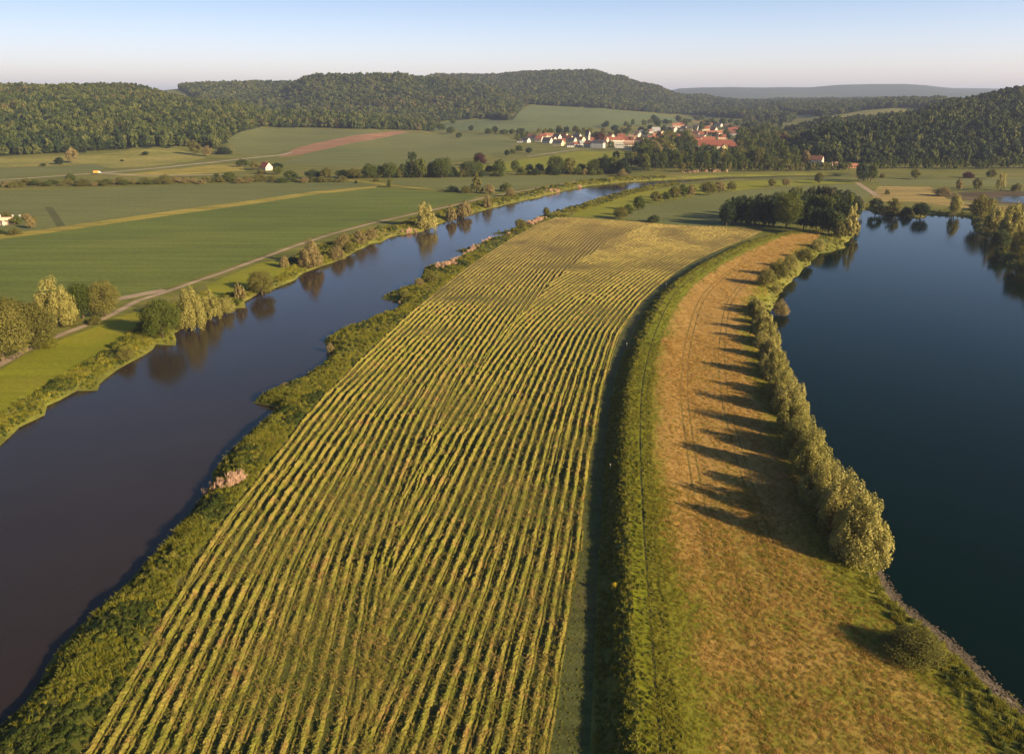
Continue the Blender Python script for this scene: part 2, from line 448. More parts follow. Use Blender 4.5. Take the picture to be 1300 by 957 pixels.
# regions: name, material, polygon in photo points (draped on the land); later entries win
HAY_L = [(70,1010),(120,930),(159,866),(192,810),(225,741.5),(256,694),(287,654),(320,614),(362,560),(386,527.5),(447,465),(509,407),(562,362.6),(600,334),(650,302),(688,282),(708,276)]
HAY_R = [(688,1010),(694,985),(700,957),(708,866),(722,790),(733,735),(741,660),(754,560),(769,480),(786,422),(806,394),(828,370),(852,350),(880,332),(910,318),(940,306),(968,294)]
FOOT = [(742,1010),(745,985),(748,957),(753,866),(758,740),(765,655),(770,560),(780,480),(798,430),(820,385),(858,356),(888,334),(918,316),(944,304),(972,293)]
STRIP_LO = [(0,304),(54,297),(163,281),(250,269),(330,258),(396,247.5),(477,238.6)]
STRIP_HI = [(479,236),(396,243.5),(330,253),(250,263.5),(163,275.5),(54,291.5),(0,298)]
PATH_C = [(-60,491),(0,463),(35,443),(73,426.5),(130,405),(152,394),(174,382),(206.5,372),(244.6,358.6),(277,348),(330,328.7),(372,313),(420,297.5),(470,284),(520,273),(554,265.5),(588,258),(620,249.5),(640,246.5),(700,236),(735,230)]

def strip_poly(px, w0):
    P = densify([G(*p)[:2] for p in px], 6, 0.01, closed=False)
    T = np.gradient(P, axis=0); T /= np.linalg.norm(T, axis=1)[:, None] + 1e-9
    Nn = np.stack([-T[:, 1], T[:, 0]], 1)
    return list(P + Nn * w0 / 2) + list((P - Nn * w0 / 2)[::-1])

path_world = strip_poly(PATH_C, 3.0)
REG = []
def reg(name, mat, px=None, world=None, hill=False):
    P = world if world is not None else GP(px)
    REG.append((name, mat, densify(P, 5, 0.02)))

reg('hillside_field', 'crop_far', [(548,166),(562,155),(610,152),(650,154),(662,140),(672,134),(740,137.5),(810,143),(905,149),(880,153),(830,158),(760,163),(640,167)])
reg('hillside_field', 'crop_far', [(895,133.5),(990,137),(985,139),(893,136)])
reg('hillside_field', 'crop_far', [(985,142),(1040,146),(1030,150),(990,148)])
reg('hillside_field', 'hill_meadow', [(1022,156),(1062,146),(1100,140),(1162,136.5),(1166,140),(1150,146),(1100,151),(1060,153)])
reg('hillside_field', 'golden', [(878,153),(905,153.5),(903,156),(880,156.5)])
reg('hillside_field', 'crop2', [(288,178),(300,170),(330,162.5),(400,163),(450,165),(508,166),(440,174),(380,186),(350,195),(305,196)])
reg('hillside_field', 'crop2', [(356,207),(400,192),(450,181),(524,168),(640,171),(655,180),(640,193),(560,206),(430,212)])
reg('ploughed_strip', 'ploughed', [(352,200),(372,190),(400,182),(450,172),(500,166.5),(523,167.5),(470,178),(420,188),(385,196)])
reg('hill_meadow', 'hill_meadow', [(-60,200),(0,200),(60,199),(120,196),(190,189),(225,189),(262,200),(240,206),(200,210),(140,214),(120,208),(70,211),(-60,214)])
reg('hillside_field', 'crop2', [(-60,215),(70,212),(118,208.5),(138,213),(118,217),(60,221),(0,226),(-60,229)])
reg('roadside_meadow', 'yellow_strip', [(140,223),(200,217),(280,209),(306,209),(312,217),(250,221),(200,225)])
reg('village_meadow', 'grass_lit', [(560,219),(640,206),(690,199),(735,192),(800,193),(826,196),(815,206),(700,216),(640,220)])
reg('wheat_field', 'crop2', [(-60,245),(0,243),(160,238),(330,231),(440,230),(457,231.5),(477,235)] + STRIP_HI[1:] + [(-60,305)])
reg('grass_strip', 'yellow_strip', STRIP_LO + STRIP_HI)
reg('wheat_field', 'crop', [(-60,311)] + STRIP_LO + [(497,240),(563,244),(612,247.5),(588,255),(554,262.5),(520,270),(470,281),(420,294.5),(372,309.5),(330,325),(277,343.5),(244.6,354),(206.5,366.5),(174,376),(150,384),(130,392),(95,404),(40,418),(-60,440)])
reg('wheat_field', 'crop2', [(498,233.5),(563,240.5),(640,242.5),(700,234),(745,227),(780,223),(600,224),(500,226.5)])
reg('farm_track', 'yellow_strip', world=strip_poly([(440,228.5),(470,231.5),(500,236),(563,242)], 6))
reg('mown_meadow', 'grass_lit', [(-60,495),(0,470),(35,450),(73,433),(130,412),(150,402),(178,395),(180,410),(165,424),(130,447),(90,473),(40,504),(0,527),(-60,560)])
reg('mown_meadow', 'grass_lit', [(262,362),(290,350),(333,333),(360,330),(372,336),(366,347),(340,356),(300,372),(270,380)])
reg('gravel_path', 'path', world=path_world)
reg('gravel_path', 'path', world=strip_poly([(128,382),(150,379.5),(178,374),(210,368)], 6))
reg('tramline', 'track_grass', world=strip_poly([(59,263),(66,273),(75,288)], 2.6))
reg('tramline', 'track_grass', world=strip_poly([(64,263),(71,273),(80,287)], 2.6))
reg('marsh', 'marsh', [(1192,247),(1226,243.5),(1300,243),(1400,245),(1420,262),(1340,264),(1300,260.5),(1262,258.5),(1228,254.5),(1200,251)])
reg('road', 'road', world=strip_poly([(-60,233),(0,228.5),(60,224.5),(130,219.5),(200,213.5),(280,205),(330,199.5),(356,197),(372,193)], 7))
reg('road', 'road', world=strip_poly([(130,220),(180,223),(240,222.6),(290,221.5)], 6))
reg('village_road', 'road', world=strip_poly([(670,198.5),(700,194.5),(735,189.5),(780,188.5)], 5))
reg('river_meadow', 'grass_lit', [(724,275),(745,261),(800,246),(880,234),(960,229.5),(1085,229),(1095,232),(1000,236),(900,245.5),(815,261),(790,274),(760,276)])
reg('crop_field', 'crop2', [(790,278),(806,268),(815,262.5),(900,246.5),(1000,237.3),(1090,233.5),(1108,244),(1085,262),(1060,270),(1000,285),(970,290),(850,285)])
reg('crop_field', 'crop2', [(1112,228.5),(1300,226.5),(1400,226),(1400,234),(1300,234.5),(1118,235.5)])
reg('dry_meadow', 'golden', [(1116,236.5),(1180,237),(1192,244),(1202,253),(1235,258),(1300,264),(1400,266),(1400,271),(1300,271),(1240,266),(1160,256),(1112,256),(1106,246)])
reg('farm_track', 'path', world=strip_poly([(1088,232),(1100,240),(1114,249)], 5))
reg('hay_field', 'stubble', HAY_L + [(732,276),(790,280),(850,285),(920,288.5),(968,291)] + HAY_R[::-1])
reg('field_track', 'track_grass', HAY_R + FOOT[::-1])
reg('dike_crest', 'grass_lit', world=[CREST[k] for k in range(0, len(CREST), 4)] + [U(*p, 3)for p in [(1012,292),(960,311),(915,334),(880,359),(858,386),(834,439),(823,490),(818,560),(819,655),(823,740),(829,866),(831,985)]])
reg('hay_meadow', 'meadow', world=[U(*p, 3)for p in [(830,985),(828,866),(822,740),(818,655),(817,560),(822,490),(834,440),(858,387),(880,360),(915,335),(960,312),(1010,293)]] + [U(*p, 2) for p in [(1045,293),(1036,306),(1022,318),(1008,330),(996,342),(986,354),(976,368),(968,384),(966,400),(966,420),(968,445),(978,478),(988,512),(1004,548),(1022,585),(1044,625),(1062,660),(1078,700),(1100,742),(1135,790),(1170,830),(1205,866),(1290,985)]])
def off_line(P, o):
    P = np.asarray(P); T = np.gradient(P, axis=0); T /= np.linalg.norm(T, axis=1)[:, None]
    return P + np.stack([T[:, 1], -T[:, 0]], 1) * o
def ribbon(P, w_): return list(off_line(P, -w_ / 2)) + list(off_line(P, w_ / 2)[::-1])
CR = CREST[CREST[:, 1] < 470]
reg('wheel_track', 'wheel', world=ribbon(off_line(CR, 2.6), .42))
for o_ in (13.2, 15.0, 24.0, 25.8): reg('wheel_track', 'track_dry', world=ribbon(off_line(CR[(CR[:, 1] > 120) & (CR[:, 1] < 400)], o_), .45))
reg('stony_shore', 'stone', world=[U(*p, LZ) for p in [(1262,866),(1229,832),(1189,798),(1149,769),(1127,741),(1118,720)]] + [U(*p, -.3) for p in [(1112,728),(1118,748),(1135,775),(1172,808),(1208,842),(1238,868),(1262,900)]] + [U(1330,930,LZ)])
reg('pond', 'pond', world=list(POND))
reg('lake', 'lake', world=list(LAKE))
reg('river', 'river', world=list(RIVER))
WATER = {'river': RZ, 'lake': LZ, 'pond': PZ}

# the nodes of the land: polar grid, finer near the camera
pts = []
r = 22.0
while r < 26000:
    k = 0.020 if r < 1500 else (0.016 if r < 4500 else 0.03)
    if r < 120: k = 0.03
    n_ = int(R(150) / k)
    a = (np.arange(n_) + rng.random()) / n_ * R(150) - R(75)
    rr = r * (1 + rng.uniform(-.25, .25, n_) * k)
    lim = np.abs(a) < (R(75) if r < 900 else R(47))
    pts.append(np.stack([np.sin(a) * rr, np.cos(a) * rr], 1)[lim])
    r *= 1 + k
pts = np.concatenate(pts)
sb = R(75)
hull = [(-26000 * math.sin(R(47)) * 1.02, 26000), (26000 * math.sin(R(47)) * 1.02, 26000), (900, 150), (20, -40), (-20, -40), (-900, 150)]
V = [tuple(p) for p in pts]
E = []
def add_loop(P, closed=True):
    s = len(V); V.extend((float(p[0]), float(p[1])) for p in P)
    for i in range(len(P) - (0 if closed else 1)):
        E.append((s + i, s + (i + 1) % len(P)))
for nme, mt, P in REG: add_loop(P)
for P, offs in ((RIVER, (1.5, 3.5, 6.2)), (LAKE, (2, 5, 9.2))):
    P = np.asarray(P); T = np.roll(P, -1, 0) - np.roll(P, 1, 0); T /= np.linalg.norm(T, axis=1)[:, None] + 1e-9
    Nn = np.stack([T[:, 1], -T[:, 0]], 1)
    for o in offs:
        for s_ in (1, -1):
            Q = P + Nn * o * s_
            dd = segdist(Q[:, 0], Q[:, 1], P)
            keep = (dd > o * .8) & ~inpoly(Q[:, 0], Q[:, 1], P)
            V.extend(tuple(q) for q in Q[keep])
T = np.gradient(CREST, axis=0); T /= np.linalg.norm(T, axis=1)[:, None]
for o in (-6.5, -4.5, -2.5, 0, 1.2, 6, 16):
    Q = CREST + np.stack([T[:, 1], -T[:, 0]], 1) * o
    V.extend(tuple(q) for q in Q[::1])
V = [(round(a, 3), round(b, 3)) for a, b in V]
res = delaunay_2d_cdt([Vector(v) for v in V], E, [], 0, 1e-3)
vo = np.array([tuple(v) for v in res[0]]); tri = np.array(res[2], dtype=np.int64)
cx = vo[tri].mean(1)
lab = np.full(len(tri), -1)
for i, (nme, mt, P) in enumerate(REG):
    m = near(cx[:, 0], cx[:, 1], P, 1)
    idx = np.nonzero(m)[0]
    ins = inpoly(cx[idx, 0], cx[idx, 1], P)
    lab[idx[ins]] = i
zv = hfun(vo[:, 0], vo[:, 1])
print("land nodes", len(vo), "faces", len(tri))

FOREST_PX = {
 'near': ([(-400,200),(0,197),(60,196),(120,192),(190,187.5),(250,186),(276,190),(288,178),(326,161.5),(400,162),(450,164),(515,165),(548,167),(560,160),(540,150),(450,141),(350,127),(250,108),(0,95),(-400,95)], 1000, 2350),
 'mid': ([(180,85),(240,120),(300,150),(350,152),(420,152),(500,156),(545,160),(560,154),(610,151),(648,153),(661,139),(671,133),(740,136.5),(810,142),(905,148),(960,152),(1000,156),(1010,150),(1200,136),(1200,118),(870,112),(700,75),(350,75)], 2100, 4300),
 'right': ([(1003,206),(1080,207),(1100,210.5),(1310,210.5),(1700,214),(1700,60),(1300,90),(1180,110),(1160,148),(1060,150),(1003,163)], 985, 1750),
}
FIELD_HOLES = [P for (nme, mt, P) in REG if nme in ('hillside_field', 'ploughed_strip')]
def forest_mask(X, Y, Z):
    px, py = proj(X, Y, Z)
    out = np.zeros(X.shape, bool)
    for P, y0, y1 in FOREST_PX.values():
        out |= (Y > y0) & (Y < y1) & inpoly(px, py, P)
    for P in FIELD_HOLES:
        m = near(X, Y, P, 10)
        if m.any():
            idx = np.nonzero(m)[0]
            ins = inpoly(X[idx], Y[idx], P)
            out[idx[ins]] = False
    return out

def link(o, parent=None):
    C.objects.link(o)
    if parent is not None: o.parent = parent
    return o
def tag(o, label=None, cat=None, group=None, kind=None):
    if label: o['label'] = label
    if cat: o['category'] = cat
    if group: o['group'] = group
    if kind: o['kind'] = kind
    return o
def mesh_np(name, verts, faces, mats, smooth=False, midx=None):
    """faces: (n,3) or (n,4) array"""
    me = bpy.data.meshes.new(name)
    verts = np.ascontiguousarray(verts, dtype=np.float32); faces = np.ascontiguousarray(faces, dtype=np.int32)
    n, k = faces.shape
    me.vertices.add(len(verts)); me.vertices.foreach_set("co", verts.ravel())
    me.loops.add(n * k); me.loops.foreach_set("vertex_index", faces.ravel())
    me.polygons.add(n); me.polygons.foreach_set("loop_start", np.arange(n, dtype=np.int32) * k)
    if midx is not None: me.polygons.foreach_set("material_index", np.asarray(midx, dtype=np.int32))
    me.polygons.foreach_set("use_smooth", np.full(n, smooth))
    me.update(calc_edges=True)
    for m in (mats if isinstance(mats, (list, tuple)) else [mats]): me.materials.append(m)
    return me

def sub_obj(name, sel, mats, midx=None, smooth=True):
    t = tri[sel]
    used, inv = np.unique(t.ravel(), return_inverse=True)
    vv = np.column_stack([vo[used], zv[used]])
    f = inv.reshape(-1, 3)
    a, b, c = vv[f[:, 0]], vv[f[:, 1]], vv[f[:, 2]]
    fl = np.cross(b - a, c - a)[:, 2] < 0
    f[fl] = f[fl][:, ::-1]
    me = mesh_np(name, vv, f, mats, smooth, midx)
    o = bpy.data.objects.new(name, me)
    return link(o), used

def add_dry(m, dry):
    n = m.node_tree; b = n.nodes["Principled BSDF"]; src = b.inputs["Base Color"].links[0].from_socket
    at = N(n, "ShaderNodeAttribute"); at.attribute_name = "dry"
    n.links.new(mixc(n, at.outputs["Fac"], src, ramp(n, noise(n, .35, 6, .7), dry)), b.inputs["Base Color"])
add_dry(M['stubble'], [(.3, (.095,.072,.026)), (.7, (.15,.11,.042))])
LABEL = {
 'ground': 'rolling green river valley grassland', 'river': 'wide winding dark river', 'lake': 'dark blue gravel pit lake',
 'pond': 'reedy pond behind the lake', 'hay_field': 'mown field between river and dike',
}
g_sel = lab == -1
gc = cx[g_sel]
fm = forest_mask(gc[:, 0], gc[:, 1], hfun(gc[:, 0], gc[:, 1]))
far_ = (gc[:, 1] > 5500) 
m_far, n_f, b_f = new_mat('distant wooded ridge')
n_f.links.new(ramp(n_f, noise(n_f, 0.002, 8, .65), [(0.35, (.030,.045,.018)), (0.6, (.05,.065,.024)), (.75, (.09,.11,.045))]), b_f.inputs["Base Color"])
gmi = np.where(fm, 1, np.where(far_, 2, 0))
ground, used = sub_obj('ground', g_sel, [M['ground'], M['forest_floor'], m_far], gmi)
tag(ground, kind='structure')
by = {}
for i, (nme, mt, P) in enumerate(REG): by.setdefault((nme, mt), []).append(i)
cnt = {}
for i, (nme, mt, P) in enumerate(REG):
    sel = lab == i
    if not sel.any(): continue
    o, used = sub_obj(nme, sel, M[mt], smooth=nme not in WATER)
    tag(o, kind='structure')
    if nme in WATER:
        co = np.zeros(len(o.data.vertices) * 3, np.float32); o.data.vertices.foreach_get("co", co)
        co = co.reshape(-1, 3); co[:, 2] = WATER[nme]; o.data.vertices.foreach_set("co", co.ravel())
    if mt == 'stubble':
        at = o.data.attributes.new('dry', 'FLOAT', 'POINT'); at.data.foreach_set('value', sstep(230, 460, vo[used, 1]).astype(np.float32))
    if mt == 'meadow':
        X, Y = vo[used, 0], vo[used, 1]
        s = segdist(X, Y, CREST, closed=False)
        dl = segdist(X, Y, LAKE)
        gr = np.clip(1 - (s - 2) / 8, 0, 1) + np.clip(1 - (dl - 6) / 9, 0, 1) * .8 + np.clip((175 - Y) / 70, 0, 1) * .42
        at = o.data.attributes.new("green", 'FLOAT', 'POINT'); at.data.foreach_set("value", np.clip(gr, 0, 1).astype(np.float32))
# ---------------------------------------------------------------- tree meshes (unit size: height 1, width 1)
def leaf_cloud(P, Nrm, size, g, up_bias=0.0, aspect=1.0, jit=0.42):
    """one small quad per point, roughly facing outwards, randomly turned"""
    n = len(P)
    nn = Nrm + g.normal(0, jit, (n, 3)); nn[:, 2] += up_bias
    nn /= np.linalg.norm(nn, axis=1)[:, None] + 1e-9
    a = np.cross(nn, g.normal(0, 1, (n, 3))); a /= np.linalg.norm(a, axis=1)[:, None] + 1e-9
    b = np.cross(nn, a)
    s = size * g.uniform(0.6, 1.35, n)[:, None]
    v = np.empty((n, 4, 3))
    v[:, 0] = P - a * s * .5 * aspect - b * s * .3
    v[:, 1] = P + a * s * .35 * aspect - b * s * .5
    v[:, 2] = P + a * s * .55 * aspect + b * s * .35
    v[:, 3] = P - a * s * .3 * aspect + b * s * .5
    f = np.arange(n * 4).reshape(n, 4)
    return v.reshape(-1, 3), f

def crown_points(kind, nlobe, nleaf, seed):
    g = np.random.default_rng(seed)
    L = []
    if kind == 'round':      # broad dome from 0.15 to 1
        for _ in range(nlobe):
            th = g.uniform(0, 2 * math.pi); ph = math.acos(g.uniform(-0.85, 1)); q = g.uniform(.6, 1)
            L.append((math.cos(th) * math.sin(ph) * .38 * q, math.sin(th) * math.sin(ph) * .38 * q, .49 + math.cos(ph) * (.36 if math.cos(ph) > 0 else .42) * q, g.uniform(.09, .17), 1.0))
    elif kind == 'willow':   # several upright leaders, ragged top
        for k in range(nlobe):
            th = g.uniform(0, 2 * math.pi); q = math.sqrt(g.random()) * .40
            top = (1 - (q / .46) ** 2) * .86 + .05
            z = g.uniform(.18, max(.24, top))
            L.append((math.cos(th) * q, math.sin(th) * q, z, g.uniform(.05, .11), g.uniform(1.4, 2.6)))
    elif kind == 'bush':     # dome sitting on the ground
        for _ in range(nlobe):
            th = g.uniform(0, 2 * math.pi); ph = math.acos(g.uniform(0, 1)); q = g.uniform(.5, 1)
            L.append((math.cos(th) * math.sin(ph) * .38 * q, math.sin(th) * math.sin(ph) * .38 * q, .12 + math.cos(ph) * .68 * q, g.uniform(.10, .17), 1.2))
    elif kind == 'cone':     # spruce / larch
        for _ in range(nlobe):
            z = g.uniform(0.10, .97); rr = (1 - z) * .43 + .02; th = g.uniform(0, 2 * math.pi); q = math.sqrt(g.uniform(.3, 1))
            L.append((math.cos(th) * rr * q, math.sin(th) * rr * q, z, .045 + .05 * (1 - z), .8))
    elif kind == 'tall':     # poplar-like, narrow dome
        for _ in range(nlobe):
            z = g.uniform(.14, .92); rr = .42 * math.sin(math.pi * min(1, (z * .85 + .12))) ** .6; th = g.uniform(0, 2 * math.pi); q = math.sqrt(g.uniform(.2, 1))
            L.append((math.cos(th) * rr * q, math.sin(th) * rr * q, z, g.uniform(.08, .13), 1.2))
    L = np.array(L)
    wgt = L[:, 3] ** 2; wgt /= wgt.sum()
    k = g.choice(len(L), nleaf, p=wgt)
    d = g.normal(0, 1, (nleaf, 3)); d /= np.linalg.norm(d, axis=1)[:, None]
    d[:, 2] = np.where(g.random(nleaf) < .35, np.abs(d[:, 2]), d[:, 2])
    rad = L[k, 3] * g.uniform(.55, 1.12, nleaf) ** .6
    P = L[k, :3] + d * rad[:, None] * np.array([1, 1, 1.0]) * np.stack([np.ones(nleaf), np.ones(nleaf), L[k, 4]], 1)
    P[:, 2] = np.clip(P[:, 2], 0.0, 1.08)
    return P, d, g

def crown_mesh(name, kind, nlobe, nleaf, leaf, seed, mat, up=0.15, aspect=1.0):
    P, d, g = crown_points(kind, nlobe, nleaf, seed)
    v, f = leaf_cloud(P, d, leaf, g, up, aspect)
    return mesh_np(name, v, f, mat)

def tube_np(pts, rads, k=6):
    pts = np.array(pts, float); V = []; Fc = []
    for i, p in enumerate(pts):
        t = pts[min(i + 1, len(pts) - 1)] - pts[max(i - 1, 0)]; t /= np.linalg.norm(t) + 1e-9
        a = np.cross(t, [0.3, 1, .1]); a /= np.linalg.norm(a); b = np.cross(t, a)
        for j in range(k):
            an = 2 * math.pi * j / k
            V.append(p + (a * math.cos(an) + b * math.sin(an)) * rads[i])
    for i in range(len(pts) - 1):
        for j in range(k):
            Fc.append((i * k + j, i * k + (j + 1) % k, (i + 1) * k + (j + 1) % k, (i + 1) * k + j))
    return np.array(V), np.array(Fc)

def join(parts):
    V = []; Fc = []; o = 0
    for v, f in parts:
        V.append(v); Fc.append(f + o); o += len(v)
    return np.concatenate(V), np.concatenate(Fc)

def trunk_mesh(name, seed, h=.62, rad=.030, limbs=6, low=.12):
    g = np.random.default_rng(seed)
    parts = [tube_np([(0, 0, -.02), (.004, .0, .1), (.01, .006, h * .5), (0, .0, h)], [rad * 1.3, rad, rad * .7, rad * .25])]
    for i in range(limbs):
        z = low + (h - low) * (i + .5) / limbs; th = i * 2.4 + g.uniform(-.3, .3); r1 = .30 * (1.1 - z)
        parts.append(tube_np([(0, 0, z), (math.cos(th) * r1 * .5, math.sin(th) * r1 * .5, z + .07), (math.cos(th) * r1, math.sin(th) * r1, z + .19)], [rad * .5, rad * .3, rad * .12], 5))
    v, f = join(parts)
    return mesh_np(name, v, f, M['bark'], True)

TR = [trunk_mesh('trunk', s) for s in range(3)]
STEM = [trunk_mesh('stem', 10 + s, .5, .022, 5, .03) for s in range(2)]
_cc = {}
def get_crown(kind, mat, lod, var):
    """lod 2 near, 1 middle, 0 far"""
    key = (kind, mat, lod, var)
    if key not in _cc:
        nleaf, leaf, nl = {3: (17000, .017, 120), 2: (7000, .026, 80), 1: (2200, .045, 50), 0: (700, .085, 30)}[lod]
        if kind == 'cone': nl *= 2
        asp = 1.7 if kind == 'willow' else 1.0
        _cc[key] = crown_mesh('crown', kind, nl, nleaf, leaf, 100 + var * 7 + lod, M[mat], .15, asp)
    return _cc[key]

NAMES = {'round': 'broadleaf_tree', 'willow': 'willow_tree', 'bush': 'bush', 'cone': 'conifer_tree', 'tall': 'poplar_tree'}
def tree(px, py, wpx, hpx, kind, mat, label, group=None, name=None, cat=None, world=None, wm=None, hm=None):
    if world is None:
        p = G(px, py)
    else:
        p = world
    s = pscale(p[0], p[1], p[2])
    if wm is None:
        dist = math.hypot(p[0], p[1]); th = math.atan2(H - p[2], dist)
        wm = wpx / s
        hm = max(0.45 * wm, (hpx / s - .30 * wm * math.sin(th)) / math.cos(th))
    wp = wm * s
    lod = 3 if wp > 34 else 2 if wp > 22 else 1 if wp > 10 else 0
    r = bpy.data.objects.new(name or NAMES[kind], None)
    r.empty_display_size = .5
    r.location = (p[0], p[1], p[2] - .05)
    r.rotation_euler = (0, 0, random.uniform(0, 6.28))
    r.scale = (wm, wm, hm)
    link(r)
    tag(r, label, cat or ('bush' if kind == 'bush' else 'tree'), group)
    var = random.randrange(3 if lod < 3 else 4)
    link(bpy.data.objects.new('crown', get_crown(kind, mat, lod, var)), r)
    if kind == 'bush': link(bpy.data.objects.new('stem', random.choice(STEM)), r)
    else: link(bpy.data.objects.new('trunk', random.choice(TR)), r)
    return r

# ---------------------------------------------------------------- scattering of stuff
def scatter(name, protos, P, rot, scl, idx, label, cat, mats=None):
    """points carrying rotation, size and which prototype; one stuff object"""
    me = bpy.data.meshes.new(name)
    me.vertices.add(len(P)); me.vertices.foreach_set("co", np.ascontiguousarray(P, np.float32).ravel())
    rv = np.zeros((len(P), 3), np.float32); rv[:, 2] = rot
    if np.ndim(scl) == 1: scl = np.stack([scl] * 3, 1)
    a = me.attributes.new("rot", 'FLOAT_VECTOR', 'POINT'); a.data.foreach_set("vector", rv.ravel())
    a = me.attributes.new("scl", 'FLOAT_VECTOR', 'POINT'); a.data.foreach_set("vector", np.ascontiguousarray(scl, np.float32).ravel())
    a = me.attributes.new("pick", 'INT', 'POINT'); a.data.foreach_set("value", np.ascontiguousarray(idx, np.int32))
    o = link(bpy.data.objects.new(name, me))
    col = bpy.data.collections.new(name + " kinds")
    for k, m in enumerate(protos):
        q = bpy.data.objects.new("%s_kind_%02d" % (name, k), m); col.objects.link(q)
    ng = bpy.data.node_groups.new(name, 'GeometryNodeTree')
    ng.interface.new_socket("Geometry", in_out='INPUT', socket_type='NodeSocketGeometry')
    ng.interface.new_socket("Geometry", in_out='OUTPUT', socket_type='NodeSocketGeometry')
    gi = ng.nodes.new("NodeGroupInput"); go = ng.nodes.new("NodeGroupOutput")
    ip = ng.nodes.new("GeometryNodeInstanceOnPoints"); ci = ng.nodes.new("GeometryNodeCollectionInfo")
    ci.inputs["Collection"].default_value = col; ci.inputs["Separate Children"].default_value = True; ci.inputs["Reset Children"].default_value = True
    ip.inputs["Pick Instance"].default_value = True
    mp = ng.nodes.new("GeometryNodeMeshToPoints")
    def at(nm, ty):
        x = ng.nodes.new("GeometryNodeInputNamedAttribute"); x.data_type = ty; x.inputs[0].default_value = nm; return x.outputs[0]
    ng.links.new(gi.outputs[0], mp.inputs[0]); ng.links.new(mp.outputs[0], ip.inputs["Points"])
    ng.links.new(ci.outputs[0], ip.inputs["Instance"])
    ng.links.new(at("pick", 'INT'), ip.inputs["Instance Index"])
    ng.links.new(at("rot", 'FLOAT_VECTOR'), ip.inputs["Rotation"]); ng.links.new(at("scl", 'FLOAT_VECTOR'), ip.inputs["Scale"])
    ng.links.new(ip.outputs[0], go.inputs[0])
    md = o.modifiers.new("scatter", 'NODES'); md.node_group = ng
    tag(o, label, cat, None, 'stuff')
    return o

# woods
def wood_points(sp0, y0, y1, x0, x1):
    nx = int((x1 - x0) / sp0); ny = int((y1 - y0) / sp0)
    gx, gy = np.meshgrid(np.arange(nx), np.arange(ny))
    X = x0 + (gx.ravel() + rng.uniform(0, 1, gx.size)) * sp0; Y = y0 + (gy.ravel() + rng.uniform(0, 1, gy.size)) * sp0
    m = np.abs(X) < Y * .80
    X, Y = X[m], Y[m]
    return X, Y
def wood(name, label, region, sp0, y0, y1, x0, x1, hgt, mats, weights, edge_keep=True):
    X, Y = wood_points(sp0, y0, y1, x0, x1)
    Z = hfun(X, Y)
    m = forest_mask(X, Y, Z)
    px, py = proj(X, Y, Z)
    P_, a_, b_ = FOREST_PX[region]
    m &= inpoly(px, py, P_) & (Y > a_) & (Y < b_)
    X, Y, Z = X[m], Y[m], Z[m]
    protos = []; kinds = []
    for mt, kd, wt in mats:
        for v in range(4):
            protos.append(crown_mesh('crown', kd, 26, FOREST_LEAF, .115, 300 + v * 3 + len(protos), M[mt], .2)); kinds.append(wt / 4)
    kinds = np.array(kinds) / sum(kinds)
    # patches of one kind of tree
    pn = (fbm(X, Y, 130.0, 3) * .5 + .5)
    q = np.clip(pn * .75 + rng.random(len(X)) * .5 - .12, 0, .999)
    idx = np.searchsorted(np.cumsum(kinds), q); idx = np.clip(idx, 0, len(protos) - 1)
    h = hgt * rng.uniform(.6, 1.4, len(X)) * (1 + .2 * fbm(X, Y, 90.0, 2)); wd = sp0 * np.where(rng.random(len(X)) < .12, rng.uniform(1.7, 2.3, len(X)), rng.uniform(.9, 1.6, len(X)))
    o = scatter(name, protos, np.stack([X, Y, Z - .3], 1), rng.uniform(0, 6.28, len(X)), np.stack([wd, wd, h], 1), idx, label, 'forest')
    print(name, len(X))
    return o
FOREST_LEAF = 420
M['forest2'] = leaf_mat('woodland leaves brownish', (.05,.046,.016), (.085,.08,.024), (.14,.12,.042), .2, .9, .2)
M['forest'] = leaf_mat('woodland leaves', (.028,.042,.011), (.064,.086,.018), (.115,.125,.033), .2, .9, .2)
M['dark'] = leaf_mat('dark leaves', (.014,.027,.010), (.028,.046,.014), (.058,.074,.022), .18, .7)
mx = [('dark', 'round', .26), ('forest', 'round', .50), ('forest2', 'round', .14), ('dark', 'cone', .10)]
wood('forest', 'dense mixed forest covering the hill at the far left', 'near', 8.8, 1000, 2300, -1500, 0, 16, mx, None)
wood('forest', 'dark far forest covering the long hills behind the village fields', 'mid', 12.5, 2100, 4300, -2000, 2000, 17, mx, None)
mx2 = [('dark', 'round', .42), ('forest', 'round', .44), ('forest2', 'round', .04), ('dark', 'cone', .10)]
wood('forest', 'shaded green forest on the hill at the right edge', 'right', 8.8, 985, 1750, 250, 1300, 16, mx2, None)
